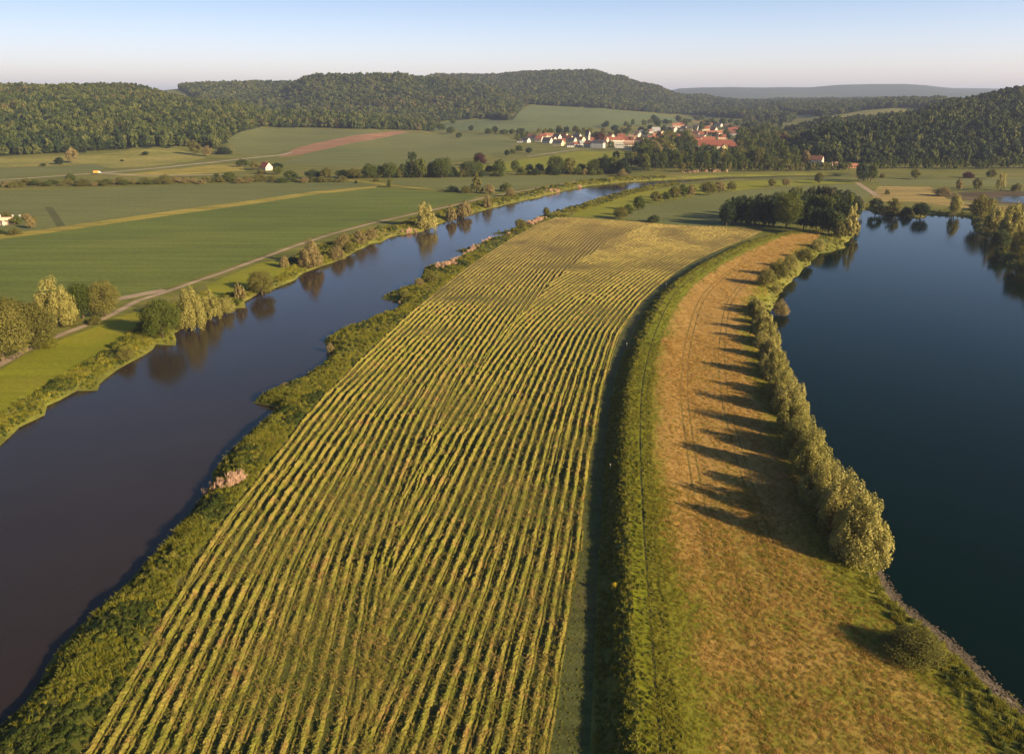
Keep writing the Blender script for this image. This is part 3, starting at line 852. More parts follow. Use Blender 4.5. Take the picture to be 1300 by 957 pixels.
# ---------------------------------------------------------------- trees one by one (photo point of the foot, width, height in photo pixels)
LB = 'trees on the left river bank'
for a in [
 (4,458,88,88,'round','olive','big olive tree at the left edge beside the gravel path'),
 (46,442,64,70,'round','olive','olive tree beside the gravel path, right of the leftmost one'),
 (-34,458,64,84,'round','olive','tall olive tree cut by the left edge of the picture'),
 (14,424,62,56,'round','olive','lower olive tree behind the two at the left edge'),
 (72,414,58,66,'willow','willow','pale silvery willow left of the round dark tree by the track'),
 (106,404,46,54,'round','green','left half of the dark green tree pair at the path fork'),
 (133,402,46,52,'round','olive','right half of the dark green tree pair at the path fork'),
 (207,428,56,58,'round','green','dark green tree at the river bank beyond the mown strip'),
 (243,417,44,58,'willow','willow','tall yellowish willow leaning over the river beside the dark tree'),
 (268,405,32,40,'willow','willow','smaller pale willow downstream side of the tall yellowish one'),
 (305,382,16,27,'willow','willow_brown','slim brown willow standing alone on the river bank'),
 (333,374,37,36,'round','olive','single round olive willow over its reflection in the river'),
 (395,340,36,38,'willow','willow_brown','broad brown willow on the left bank, biggest of its row'),
 (541,292,32,38,'willow','willow','full pale willow at the river bend with a dark reflection'),
 (573,281,17,22,'willow','willow_brown','small willow right of the full pale willow at the bend'),
 (589,276,24,22,'willow','willow_brown','wider small willow, second to the right of the bend willow'),
 (618,264,15,16,'willow','willow_brown','little lone willow on the far left bank'),
]: tree(*a, group=LB)
for a in [
 (95,413,24,19,'bush','olive','round bush beside the foot of the pale silvery willow'),
 (122,411,22,14,'bush','olive','low yellowish bush at the path fork'),
 (60,440,34,20,'bush','herb','green thicket right of the olive trees by the path'),
 (286,397,28,26,'bush','willow','pale bush at the downstream end of the willow group'),
 (362,339,17,17,'bush','willow_brown','brown bush left of the broad brown willow'),
 (428,330,25,22,'bush','willow_brown','pale brown bush right of the broad brown willow'),
 (444,322,20,20,'bush','olive','green bush in the riverside thicket'),
 (436,313,24,20,'bush','willow_brown','brown bush at the back of the riverside thicket'),
 (458,310,22,20,'bush','willow_brown','brown bush in the middle of the riverside thicket'),
 (472,304,22,18,'bush','willow_brown','last brown bush of the riverside thicket'),
 (159,457,28,22,'bush','olive','round bush above the sandy notch in the left bank'),
 (575,244,20,10,'bush','dark','dark low bush at the left end of the field thicket'),
 (591,245,18,11,'bush','olive','low bush left of the pointed tree in the field thicket'),
 (621,246,18,15,'bush','willow_brown','brown bush right of the pointed tree in the field thicket'),
 (642,243,20,13,'bush','green','green bush at the right end of the field thicket'),
 (648,250,15,14,'bush','willow_brown','pale bush in front of the field thicket by the track'),
 (494,238,8,12,'bush','green','lone green bush on the field track crossing'),
 (478,231,10,6,'bush','olive','small bush by the field track near the tree row'),
 (452,233,5,5,'bush','dark','tiny dark bush at the start of the field track'),
]: tree(*a, group='bushes on the left bank and its fields')
tree(605,245,22,27,'cone','olive','pointed tree rising from the thicket in the far field', 'bushes on the left bank and its fields')

# row of trees across the middle distance
for a in [
 (398,227,24,13,'round','dark','dark low tree at the left end of the middle row'),
 (416,228,20,16,'round','olive','pale tree second in the middle row'),
 (432,226,16,11,'round','green','small tree third in the middle row'),
 (450,227,26,15,'round','olive','wide low tree left of the tall part of the middle row'),
 (470,226,24,20,'round','green','bright green tree at the left of the tall part of the middle row'),
 (483,225,14,16,'round','dark','dark narrow tree squeezed between two green ones'),
 (495,226,24,21,'round','green','full green tree left of the dark gap in the middle row'),
 (512,225,20,18,'round','dark','dark tree left of the tallest tree in the middle row'),
 (524,224,18,30,'tall','dark','tallest dark tree of the middle row'),
 (534,226,22,26,'round','green','light green tree beside the tallest of the middle row'),
 (549,224,16,20,'round','dark','dark tree left of the double crowned green one'),
 (561,226,30,29,'round','green','large light green tree with divided crown in the middle row'),
 (575,224,12,14,'round','dark','small dark tree after the large divided crown'),
 (596,224,28,22,'round','dark','broad dark tree at the right part of the middle row'),
 (606,223,18,20,'round','green','green tree leaning on the broad dark one'),
 (609,211,20,18,'round','copper','brownish red tree behind the right part of the middle row'),
 (621,221,14,12,'round','dark','small dark tree by the meadow gap'),
 (634,222,22,21,'round','green','round green tree right of the meadow gap'),
 (654,219,14,17,'round','green','lone round tree on the bright meadow'),
 (672,218,14,10,'round','dark','low dark tree left of the riverside clump'),
 (685,219,16,12,'round','dark','dark tree at the left of the riverside clump'),
 (706,221,28,25,'round','green','big dark green tree in the riverside clump'),
 (722,221,22,22,'round','olive','olive green tree in the riverside clump'),
 (738,220,16,13,'round','dark','low dark tree in the gap of the riverside clump'),
 (754,221,26,20,'round','green','rounded tree right of the gap in the riverside clump'),
 (768,221,24,26,'round','dark','tall dark tree of the riverside clump'),
 (779,221,22,24,'round','green','light edged tree at the right of the riverside clump'),
 (791,222,20,22,'round','dark','last dark tree of the riverside clump'),
 (742,222,11,9,'bush','willow_brown','brown bush in front of the riverside clump'),
 (790,224,16,11,'bush','willow_brown','brown bush by the river below the clump'),
 (782,203,12,12,'round','green','small tree on the meadow below the village houses'),
]: tree(*a, group='trees across the middle distance')

# right bank of the river
for a in [
 (788,278,23,18,'round','olive','large round willow bush at the corner of the mown field'),
 (798,274,16,16,'round','green','green bush behind the corner of the mown field'),
 (811,267,18,20,'round','green','bright green tree third from the mown field corner'),
 (833,258,18,16,'round','olive','grey olive willow on the river meadow edge'),
 (845,256,14,14,'round','green','small green willow beside the grey olive one'),
 (857,253,20,18,'round','olive','grey willow left of the dark green one'),
 (867,251,14,18,'round','green','dark green tree in the row beside the dull crop'),
 (877,250,18,17,'round','willow_brown','brownish willow right of the dark green tree'),
 (899,248,25,19,'round','olive','broad grey willow at the crop edge'),
 (913,244,18,15,'round','willow_brown','brown willow behind the broad grey one'),
 (928,243,15,14,'round','olive','last willow of the row beside the dull crop'),
 (980,238,12,12,'round','olive','small round tree alone on the bright meadow'),
 (998,237,13,12,'round','willow_brown','brownish round tree on the bright meadow'),
 (1040,233,15,15,'round','olive','round tree on the meadow left of the big dark pair'),
]: tree(*a, group='willows between river and crop')
tree(831,282,22,11,'bush','dark','dark flat bush at the far edge of the mown field', 'bushes on the right bank')
x = 436
while x < 640:
    if not (618 < x < 624):
        tree(x, 226.5 - (x - 436) * .012, random.uniform(12, 18), random.uniform(7, 13), 'bush', random.choice(['dark', 'green', 'dark', 'olive']), 'low hedge bush under the trees of the middle row', group='hedge under the middle row')
    x += 8
for x in list(range(662, 800, 9)):
    tree(x, 221.5 + random.uniform(-1, 1), random.uniform(12, 18), random.uniform(6, 12), 'bush', random.choice(['dark', 'green', 'olive']), 'low thicket bush under the riverside clump', group='thicket under the riverside clump')
tree(1092,232,19,28,'round','dark','left tree of the big dark pair by the farm track', 'dark pair of trees')
tree(1105,231,18,26,'round','green','right tree of the big dark pair by the farm track', 'dark pair of trees')
for a in [(1120,226,10,8,'bush','olive','small bush on the levee right of the dark pair'),
          (1162,228,15,14,'round','olive','round willow on the levee above the dry meadow'),
          (1258,227,16,13,'round','olive','round willow on the levee near the right edge'),
          (1228,226,20,6,'bush','copper','reddish brown bushes on the levee'),
          (1126,247,8,8,'bush','olive','tiny bush on the dry meadow'),
          (1196,249,26,14,'bush','willow_brown','wide brown thicket at the pond end'),
          (1217,243,11,17,'round','willow_brown','brown tree behind the pond'),
          (1240,242,14,17,'round','olive','olive tree behind the pond'),
          (1270,242,13,22,'tall','willow','pale tall tree behind the pond'),
          (1290,243,16,12,'bush','olive','low olive bush behind the pond'),
          (1248,262,24,10,'bush','olive','low bush between pond and lake'),
          ]: tree(*a, group='trees around the pond')
for a in [
 (1111,272,22,22,'round','dark','dark tree at the far lake corner'),
 (1134,272,18,24,'round','olive','olive tree behind the far lake bushes'),
 (1150,275,20,15,'bush','dark','low dark bush overhanging the far lake shore'),
 (1168,277,24,22,'round','dark','dark rounded tree at the end of the far shore thicket'),
 (1125,273,22,14,'bush','olive','bush between the far lake corner trees'),
 (1211,273,18,30,'round','willow','single round headed tree mirrored in the far lake'),
 (1244,282,32,38,'round','olive','olive tree at the start of the right lake shore'),
 (1262,296,30,36,'willow','willow','pale willow on the right lake shore'),
 (1283,303,34,48,'willow','willow','tall pale willow near the right edge of the lake'),
 (1270,316,26,28,'round','dark','dark rounded tree hanging over the right lake shore'),
 (1296,330,38,44,'round','olive','olive tree low at the right edge above the water'),
 (1320,330,50,56,'willow','willow','large pale willow cut by the right edge'),
 (1254,268,26,20,'round','olive','tree behind the right lake shore'),
 (1290,283,30,26,'round','olive','round tree behind the tall pale willow'),
 (1310,292,34,30,'round','olive','round tree at the right edge behind the shore'),
 (1306,352,40,36,'bush','olive','wide bush dipping into the lake at the right edge'),
]: tree(*a, group='trees at the far and right lake shore')

# willows along the near lake shore, from the near end
ordn = ['nearest and largest', 'second', 'third', 'fourth', 'fifth', 'sixth', 'seventh', 'eighth', 'ninth', 'tenth', 'eleventh', 'twelfth', 'thirteenth', 'fourteenth', 'farthest']
for k, a in enumerate([
 (1090,712,72,98),(1066,672,66,84),(1046,640,62,80),(1030,606,60,76),(1018,578,54,68),(1006,552,50,64),(1001,528,46,58),(990,506,44,56),
 (984,484,42,54),(979,462,40,50),(974,442,36,46),(969,428,34,42),(966,414,28,34),(962,402,26,32),(957,392,20,24)]):
    tree(a[0], a[1], a[2] * (1.14 - .014 * k) * [1, .9, 1.06, .95][k % 4], a[3] * (1 - .018 * k) * [1, 1.08, .84, 1.0, .9][k % 5], kind='willow', mat='willow', label='%s pale willow of the lakeside row counted from the camera' % ordn[k], group='willow row along the near lake shore')
for k in range(20):
    f_ = k / 19; x_ = np.interp(f_, [0, .25, .5, .75, 1], [1078, 1026, 994, 974, 960]); y_ = np.interp(f_, [0, .25, .5, .75, 1], [708, 606, 520, 452, 396])
    tree(x_ + random.uniform(-7, 5) * (1 - .5 * f_), y_, (46 - 26 * f_) * random.uniform(.8, 1.2), (42 - 22 * f_) * random.uniform(.7, 1.2), 'bush', random.choice(['willow', 'olive', 'willow']), 'low willow shrub filling the gaps of the lakeside row', group='shrubs between the lakeside willows')
for a in [(991,400,24,24,'bush','willow_brown','pale twiggy bush standing out over the lake water'),
          (985,372,20,14,'bush','willow','pale low bush beyond the willow row'),
          (972,362,32,26,'bush','olive','green willow bush by the bend of the lake shore'),
          (988,352,30,28,'bush','olive','second green willow bush toward the copse'),
          (1003,342,26,22,'bush','willow','yellow green bush on the lake shore'),
          (1021,331,28,20,'bush','olive','bush at the lake shore near the copse'),
          (1038,318,22,18,'bush','willow','last pale bush before the copse'),
          (1158,832,84,48,'bush','olive','low rounded bush above the stony shore at bottom right'),
          ]: tree(*a, group='bushes along the lake shore')
for a in [(532,363,15,13,'bush','willow_brown','pale bush at the edge of the mown field bank'),
          (549,359,19,16,'bush','olive','green bush beside the pale one on the mown field bank'),
          (661,291,17,15,'round','olive','round bush on the groyne, upstream'),
          (693,275,12,13,'round','olive','small round bush at the water beyond the reed'),
          (515,378,15,11,'bush','olive','low bush on the second groyne'),
          (419,447,15,15,'bush','willow_brown','brown bush at the groyne root'),
          (362,492,16,9,'bush','willow_brown','flat brown bush on the nearest groyne')]:
    tree(*a, group='bushes on the right bank')
tree(780,748,12,12,'bush','yellow_bush','small bright yellow bush on the shaded dike slope', cat='bush')

# copse at the lake head
cps = []
x = 922
while x < 986:
    cps.append((x, 287 + random.uniform(-2, 1), random.uniform(18, 24), random.uniform(28, 37), 'cone' if random.random() < .25 else 'round', 'dark')); x += 6
for x, y in [(926,280),(934,278),(942,276),(951,277),(962,274),(972,275),(984,272),(978,280),(966,281)]: cps.append((x, y, 20, 30, 'round', 'dark'))
for x, y in [(1020,291),(1028,292),(1036,293),(1044,295),(1052,297),(1060,298)]: cps.append((x, y, 22, 33, 'round', 'dark'))
for x, y in [(1012,280),(1020,280),(1028,280),(1036,281),(1044,282),(1052,284),(1060,286),(1068,288),(1076,290)]: cps.append((x, y, 20, 37, 'round' if random.random() < .75 else 'cone', random.choice(['green', 'dark'])))
for x, y in [(1004,270),(1012,270),(1020,270),(1028,270),(1036,270),(1044,271),(1052,272),(1060,273),(1068,275),(1076,277),(1084,279)]: cps.append((x, y, random.uniform(17, 23), random.uniform(27, 36), random.choice(['cone', 'round', 'tall']), random.choice(['conifer', 'conifer', 'green'])))
for x, y in [(1030,262),(1040,262),(1048,263),(1056,263),(1064,265),(1072,267),(1080,269),(1088,271)]: cps.append((x, y, random.uniform(16, 22), random.uniform(22, 29), random.choice(['cone', 'round', 'round']), 'conifer'))
lb = {('cone', 'dark'): 'dark spruce in the low left part of the copse', ('round', 'dark'): 'dark broadleaf tree in the shaded front of the copse',
      ('round', 'green'): 'green broadleaf tree inside the copse', ('cone', 'conifer'): 'brown tipped conifer in the high back part of the copse', ('round', 'conifer'): 'brownish rounded tree in the back of the copse', ('tall', 'conifer'): 'slender brownish tree in the back of the copse', ('tall', 'green'): 'slender green tree in the back of the copse'}
for x, y, w_, h_, kd, mt in cps:
    tree(x, y, w_, h_, kd, mt, lb.get((kd, mt), 'pointed green tree inside the copse'), group='copse %s %s' % (mt, kd))
tree(998,291,42,54,'round','green','big round green tree in front of the copse')
tree(1080,300,22,40,'willow','willow','pale yellow willow at the lake end of the copse')
tree(1066,303,18,26,'willow','olive','olive willow at the foot of the copse by the lake')

# park trees below the village
mats = ['green', 'green', 'olive', 'dark', 'green']
PARK = [(818,188),(880,186),(885,202),(935,202),(940,176),(985,176),(1008,200),(1010,214),(860,216),(820,219),(795,212),(812,200)]
n_ = 0; occupied = []
tries = 0
while n_ < 140 and tries < 6000:
    tries += 1
    x, y = random.uniform(795, 1012), random.uniform(176, 219)
    if not inpoly([x], [y], PARK)[0]: continue
    if any(abs(x - a) < 6.5 and abs(y - b) < 2.6 for a, b in occupied): continue
    occupied.append((x, y))
    mt = random.choice(mats)
    tree(x, y, random.uniform(13, 20), random.uniform(15, 25), random.choice(['round', 'round', 'tall']), mt,
         {'green': 'mid green tree in the park wood below the village', 'olive': 'olive tree in the park wood below the village', 'dark': 'dark tree in the park wood below the village'}[mt],
         group='park wood %s trees' % mt)
    n_ += 1
for a in [(993,194,21,25,'round','copper','dark red copper beech above the park wood'),
          (762,184,19,17,'round','copper','purple leaved tree between the village houses'),
          (832,207,24,28,'round','willow_brown','brownish tree at the left end of the park wood'),
          (848,204,22,26,'round','olive','olive crowned tree right of the brownish one'),
          (1022,207,14,17,'round','willow_brown','tan tree right of the park wood'),
          (985,190,22,24,'round','olive','bright tree left of the copper beech'),
          (968,188,26,26,'round','green','large light green tree behind the monastery'),
          (905,207,16,22,'tall','green','pointed tree in front of the long roofed building'),
          (892,200,15,20,'round','green','round tree before the left wing of the long building'),
          (919,206,9,22,'tall','willow','slender pale tree before the gable')]:
    tree(*a, group='marked trees of the park wood')
# avenue of young trees along the road
x = 866; k = 0
while x < 1082:
    tree(x, 218.5 - (x - 866) * .010 + random.uniform(-.4, .4), random.uniform(8, 10), random.uniform(10, 13), 'tall', random.choice(['olive', 'green']), 'small green avenue tree in the row below the park wood', group='avenue below the park wood'); x += 6.6
x = 1112
while x < 1345:
    tree(x, 214.5 + random.uniform(-.3, .3), random.uniform(8, 10), random.uniform(12, 15), 'tall', 'green', 'small dark avenue tree in the row below the right hill', group='avenue below the right hill'); x += 7.6
# hedges and single trees on the far left
for a in [(45,236,14,8),(66,234,12,7),(90,233,16,14),(132,236,12,6),(262,231,14,8),(292,229,22,12),(275,227,10,8),(330,229,18,9),(345,230,16,8),(352,222,16,12),(370,229,22,13)]:
    tree(*a, kind='round', mat=random.choice(['olive', 'green']), label='hedge tree beside the pale road at the left', group='hedge along the left road')
for a in [(18,238,18,8),(105,236,24,7),(155,234,22,6),(185,233,20,6),(210,231,24,6),(235,230,14,5),(316,232,16,6),(8,237,14,8),(28,237,12,6),(55,236,14,5),(78,236,12,6),(120,236,12,5),(170,234,12,5),(222,231,12,5),(245,229,10,6),(300,230,14,6)]:
    tree(*a, kind='bush', mat=random.choice(['olive', 'willow_brown', 'olive']), label='low hedge bush beside the pale road at the left', group='hedge bushes along the left road')
for a in [(324,216,16,12,'round','olive','tree left of the white farmhouse'),(352,215,18,9,'round','dark','low dark tree right of the white farmhouse'),(308,212,20,11,'round','green','broad tree on the road bend near the farmhouse'),(331,221,16,6,'bush','olive','bush in front of the white farmhouse')]:
    tree(*a, group='trees around the farmhouse')
for a in [(92,207,18,20,'round','willow_brown','pale tree on the hill meadow at the left'),(76,209,14,10,'round','dark','dark tree beside the pale one on the hill meadow'),
          (248,197,18,20,'round','olive','olive tree at the forest corner above the road'),(264,199,14,15,'round','willow_brown','brown tree at the forest corner above the road'),
          (284,196,26,12,'bush','dark','dark thicket below the hillside field'),(185,197,12,4,'bush','dark','bushes on the middle of the hill meadow'),
          (55,211,10,4,'bush','dark','small bush at the foot of the hill meadow'),(155,205,6,3,'bush','dark','tiny bush on the hill meadow')]:
    tree(*a, group='trees on the hill meadow')
for a in [(22,285,20,12),(8,276,18,8),(40,290,14,16),(34,280,14,10),(2,297,14,6),(20,298,22,6),(44,283,8,10)]:
    tree(*a, kind='round' if a[3] > 9 else 'bush', mat=random.choice(['olive', 'green', 'willow_brown']), label='leafy tree or bush around the old walls at the left edge', group='greenery around the old walls')
x = 6
while x < 440:
    tree(x, 236 - (x * .014) + random.uniform(-1.5, 1.5), random.uniform(10, 20), random.uniform(4, 8), 'bush', random.choice(['olive', 'olive', 'willow_brown', 'green']), 'low hedge bush beside the pale road at the left', group='hedge bushes along the left road'); x += random.uniform(9, 15)
# trees among the houses and on the slopes behind
VT = [(657,178),(664,174),(670,172),(680,174),(690,169),(698,171),(710,169),(735,170),(742,168),(752,176),(673,192),(660,190),(650,193),(643,196),(757,172),(775,172),(785,170),(795,168),(808,174),(820,170),(815,178),(852,168),(842,166),(860,169),(868,170),(874,175),(880,168),(890,165),(894,175),(901,172),(908,171),(914,174),(921,170),(932,168),(940,170),(945,162),(952,166),(960,170),(935,158),(918,157),(905,157),(890,158),(955,158),(965,162),(975,165),(985,168),(870,158),(845,156),(835,160),(825,163),(815,165),(800,164),(790,166),(780,165),(765,168),(748,168),(800,178),(769,184),(775,187),(945,175),(955,178),(925,175),(1000,172),(990,160),(1000,164),(975,158)]
for x, y in VT:
    tree(x + random.uniform(-1.5, 1.5), y + 3, random.uniform(7, 12), random.uniform(7, 12), 'round', random.choice(['green', 'dark', 'olive', 'green']), 'small tree standing among the village roofs', group='trees among the village houses')
VB = [(650,172),(700,166),(780,160),(860,152),(990,152),(1003,176),(960,176),(900,163),(870,158),(820,164),(760,168),(700,172)]
n_ = 0
while n_ < 75:
    x, y = random.uniform(650, 1003), random.uniform(152, 178)
    if inpoly([x], [y], VB)[0]:
        n_ += 1; tree(x, y, random.uniform(6, 12), random.uniform(5, 10), 'round', random.choice(['green', 'dark', 'olive']), 'small tree on the scrubby slope behind the village', group='trees behind the village')
for x, y in [(575,158),(598,167),(620,171),(628,170),(640,171),(560,166),(556,163),(650,172),(583,176),(573,170)]:
    tree(x, y, random.uniform(8, 16), random.uniform(6, 11), 'round', random.choice(['dark', 'green']), 'tree on the field edge between the two slopes', group='trees between the slope fields')
print('top objects', len([o for o in C.objects if o.parent is None]))
# ---------------------------------------------------------------- windrows of cut hay
def hay_mat():
    m, n, b = new_mat('cut hay')
    c = ramp(n, noise(n, 0.22, 5, .65), [(0.28, (.115,.13,.016)), (0.46, (.19,.18,.028)), (0.58, (.25,.20,.045)), (0.68, (.24,.14,.045)), (0.78, (.26,.14,.05))])
    f = ramp(n, noise(n, 3.5, 5, .75), [(0.3, (.72,) * 3), (0.7, (1.25,) * 3)])
    n.links.new(mixc(n, 1.0, c, f, 'MULTIPLY'), b.inputs["Base Color"])
    bump(n, b, noise(n, 5.0, 6, .8), 1.0, 0.25)
    return m
M['hay'] = hay_mat()
add_dry(M['hay'], [(.3, (.15,.125,.038)), (.7, (.235,.185,.072))])
M['hayleaf'] = leaf_mat('hay stalks', (.13,.14,.02), (.24,.20,.045), (.34,.22,.075), .2, .6, 1.5)
HAYP = [P for (nme, mt, P) in REG if nme == 'hay_field'][0]
def smooth_line(px, step=3.0, it=30):
    P = densify([G(*p)[:2] for p in px], step, 0, closed=False)
    for _ in range(it): P[1:-1] = (P[:-2] + 2 * P[1:-1] + P[2:]) / 4
    return P
EL = smooth_line([(55,1040)] + HAY_L + [(738,262),(775,250)])
ER = smooth_line(HAY_R + [(985,288)])
d = ER[0] - ER[4]; ER = np.vstack([ER[0] + d * 6, ER])
SEAM = densify([G(*p)[:2] for p in [(440,985),(470,866),(497,720),(515,640),(545,560),(600,474),(650,412),(690,372),(730,336),(780,302),(835,282),(880,270)]], 5, closed=False)
ROWS = []
def offset(P, o):
    T = np.gradient(P, axis=0); T /= np.linalg.norm(T, axis=1)[:, None]
    return P + np.stack([T[:, 1], -T[:, 0]], 1) * o
def resample(P, f0=0.0026):
    seg = np.linalg.norm(np.diff(P, axis=0), axis=1); s = np.concatenate([[0], np.cumsum(seg)])
    out = [0.0]
    while out[-1] < s[-1]:
        x = np.interp(out[-1], s, P[:, 0]); y = np.interp(out[-1], s, P[:, 1])
        out.append(out[-1] + max(.25, f0 * math.hypot(x, y)))
    out = np.array(out[:-1])
    return np.stack([np.interp(out, s, P[:, 0]), np.interp(out, s, P[:, 1])], 1)
SP = 2.05
MINOR = []
for side, E0 in ((0, EL), (1, ER)):
    for k in range(48):
        Q = resample(offset(E0, (k * SP + .9) * (1 if side == 0 else -1)))
        Q = Q + np.stack([fbm(Q[:, 0] + 91 * k, Q[:, 1], 9.0, 3) * .30, 0 * Q[:, 0]], 1)
        ins = inpoly(Q[:, 0], Q[:, 1], HAYP)
        sd = segdist(Q[:, 0], Q[:, 1], SEAM, closed=False, signed=True)
        # far strip of the field is bare
        wob = 1.6 * fbm(Q[:, 0] + 7 * k, Q[:, 1] * .3, 14.0, 2)
        ok = ins & ((sd < .9 + wob) if side == 0 else (sd > -.9 + wob))
        ok &= Q[:, 1] > 62
        j = 0
        while j < len(Q):
            if ok[j]:
                e = j
                while e < len(Q) and ok[e]: e += 1
                if e - j > 6:
                    ROWS.append(Q[j:e])
                    q2 = offset(Q[j:e], .85 + .25 * math.sin(k * 1.7)); nz_ = fbm(q2[:, 0] + 13 * k, q2[:, 1], 30.0, 2) > -.15; a_ = 0
                    while a_ < len(q2):
                        if nz_[a_]:
                            b_ = a_
                            while b_ < len(q2) and nz_[b_]: b_ += 1
                            if b_ - a_ > 8 and q2[a_, 1] < 420: MINOR.append(q2[a_:b_])
                            a_ = b_
                        else: a_ += 1
                j = e
            else: j += 1
VS = []; FS = []; off = 0
prof = np.array([-1, -.72, -.35, 0, .35, .72, 1.0]); ph = np.array([0, .55, .92, 1, .9, .5, 0])
for Q, thin in [(q, 0) for q in ROWS] + [(q, 1) for q in MINOR]:
    T = np.gradient(Q, axis=0); T /= np.linalg.norm(T, axis=1)[:, None] + 1e-9
    Nn = np.stack([T[:, 1], -T[:, 0]], 1)
    n = len(Q); K = len(prof)
    wv = (.20 if thin else .52) * (1 + .45 * fbm(Q[:, 0], Q[:, 1] + 50, 3.0, 3)) * (1 + .0 * Q[:, 1])
    hv = (.15 if thin else .41) * (1 + .7 * fbm(Q[:, 0] + 33, Q[:, 1], 1.8, 3)) * np.clip(1 + 1.1 * fbm(Q[:, 0], Q[:, 1], 16.0, 3), .15, 1.5)
    fr = sstep(260, 470, Q[:, 1]); wv = wv * (1 - .36 * fr); hv = hv * (1 - .30 * fr)
    z0 = hfun(Q[:, 0], Q[:, 1])
    X = Q[:, None, 0] + Nn[:, None, 0] * prof * wv[:, None]; Y = Q[:, None, 1] + Nn[:, None, 1] * prof * wv[:, None]
    jit = rng.normal(0, .06, (n, K)); X = X + jit; Y = Y + rng.normal(0, .06, (n, K))
    Z = z0[:, None] + ph * hv[:, None] * (1 + rng.normal(0, .16, (n, K))) - .03
    Z[:, 0] -= .05; Z[:, -1] -= .05
    Z[0] = z0[0] - .05; Z[-1] = z0[-1] - .05
    VS.append(np.stack([X, Y, Z], 2).reshape(-1, 3))
    a = (np.arange(n - 1)[:, None] * K + np.arange(K - 1)).ravel() + off
    FS.append(np.stack([a, a + 1, a + K + 1, a + K], 1)); off += n * K
me = mesh_np('cut_hay', np.concatenate(VS), np.concatenate(FS), M['hay'], False)
at = me.attributes.new('dry', 'FLOAT', 'POINT'); at.data.foreach_set('value', (.8 * sstep(230, 460, np.concatenate(VS)[:, 1])).astype(np.float32))
tag(link(bpy.data.objects.new('cut_hay', me)), 'cut hay lying in long parallel rows on the mown field', 'hay', kind='stuff')
print('rows', len(ROWS), off)

# ---------------------------------------------------------------- tufts
def blades(name, n, h, spread, width, mat, seed, lean=.35):
    g = np.random.default_rng(seed)
    th = g.uniform(0, 6.28, n); q = np.sqrt(g.random(n)) * spread
    bx, by = np.cos(th) * q, np.sin(th) * q
    hh = h * g.uniform(.5, 1.1, n); lx = g.normal(0, lean, n) * hh; ly = g.normal(0, lean, n) * hh
    an = g.uniform(0, 3.14, n); wx, wy = np.cos(an) * width, np.sin(an) * width
    v = np.zeros((n, 4, 3))
    v[:, 0] = np.stack([bx - wx, by - wy, -.05 + 0 * bx], 1); v[:, 1] = np.stack([bx + wx, by + wy, -.05 + 0 * bx], 1)
    v[:, 2] = np.stack([bx + lx + wx * .6, by + ly + wy * .6, hh], 1); v[:, 3] = np.stack([bx + lx - wx * .3, by + ly - wy * .3, hh * .96], 1)
    return mesh_np(name, v.reshape(-1, 3), np.arange(n * 4).reshape(n, 4), M[mat])
def clump(name, n, leaf, mat, seed, hh=1.0):
    g = np.random.default_rng(seed)
    d = g.normal(0, 1, (n, 3)); d[:, 2] = np.abs(d[:, 2]); d /= np.linalg.norm(d, axis=1)[:, None]
    P = d * np.array([.5, .5, .8 * hh]) * g.uniform(.55, 1.05, n)[:, None]
    v, f = leaf_cloud(P, d, leaf, g, .3)
    return mesh_np(name, v, f, M[mat])
M['herb_dark'] = leaf_mat('nettle leaves', (.035,.055,.008), (.055,.072,.012), (.085,.095,.02), .22, .7, 3)
M['herb_pale'] = leaf_mat('pale flowering herbs', (.16,.15,.04), (.22,.19,.06), (.30,.24,.10), .22, .7, 3)
TUFT = {
 'herb': [clump('herb_clump', 170, .15, 'herb', 1), blades('grass_tuft', 46, .95, .5, .035, 'herb', 2, .3), clump('herb_clump', 150, .17, 'herb_dark', 3), clump('herb_clump', 150, .13, 'herb_pale', 4), blades('grass_tuft', 46, .8, .5, .035, 'grass_green', 5, .3)],
 'dry': [blades('grass_tuft', 26, .27, .42, .028, 'grass_dry', 6, .5), blades('grass_tuft', 26, .30, .42, .028, 'grass_dry', 7, .5), blades('grass_tuft', 26, .28, .42, .028, 'grass_green', 8, .5)],
 'grass': [blades('grass_tuft', 24, .55, .42, .035, 'grass_green', 9), blades('grass_tuft', 24, .5, .42, .035, 'herb', 10), clump('herb_clump', 60, .22, 'herb', 11, .6)],
 'hay': [blades('hay_wisp', 22, .22, .32, .028, 'hayleaf', 12, 1.2), blades('hay_wisp', 22, .20, .36, .028, 'hayleaf', 13, 1.6)],
 'reed': [blades('reed_tuft', 60, 1.9, .8, .05, 'reed', 14, .12), blades('reed_tuft', 60, 1.6, .8, .05, 'reed', 15, .15)],
}
def fill(x0, x1, y0, y1, dens, test):
    n = int((x1 - x0) * (y1 - y0) * dens)
    X = rng.uniform(x0, x1, n); Y = rng.uniform(y0, y1, n)
    m = np.abs(X) < Y * .72 + 12
    X, Y = X[m], Y[m]
    m = test(X, Y)
    return X[m], Y[m]
def in_reg(X, Y, names):
    out = np.zeros(X.shape, bool)
    for nme, mt, P in REG:
        if nme in names:
            m = near(X, Y, P, 1)
            if m.any():
                i = np.nonzero(m)[0]; out[i] |= inpoly(X[i], Y[i], P)
    return out
NOT = ('river', 'lake', 'pond', 'hay_field', 'wheat_field', 'gravel_path', 'mown_meadow', 'crop_field', 'stony_shore')
RV = np.asarray(RIVER); LK = np.asarray(LAKE)
def bank_test(X, Y):
    m = near(X, Y, RV, 22)
    o = np.zeros(X.shape, bool); i = np.nonzero(m)[0]
    if len(i) == 0: return o
    ii = i[~inpoly(X[i], Y[i], RV)]
    d = segdist(X[ii], Y[ii], RV)
    o[ii] = (d < 20) & (d > .7)
    ii = np.nonzero(o)[0]
    o[ii] = ~in_reg(X[ii], Y[ii], NOT)
    return o
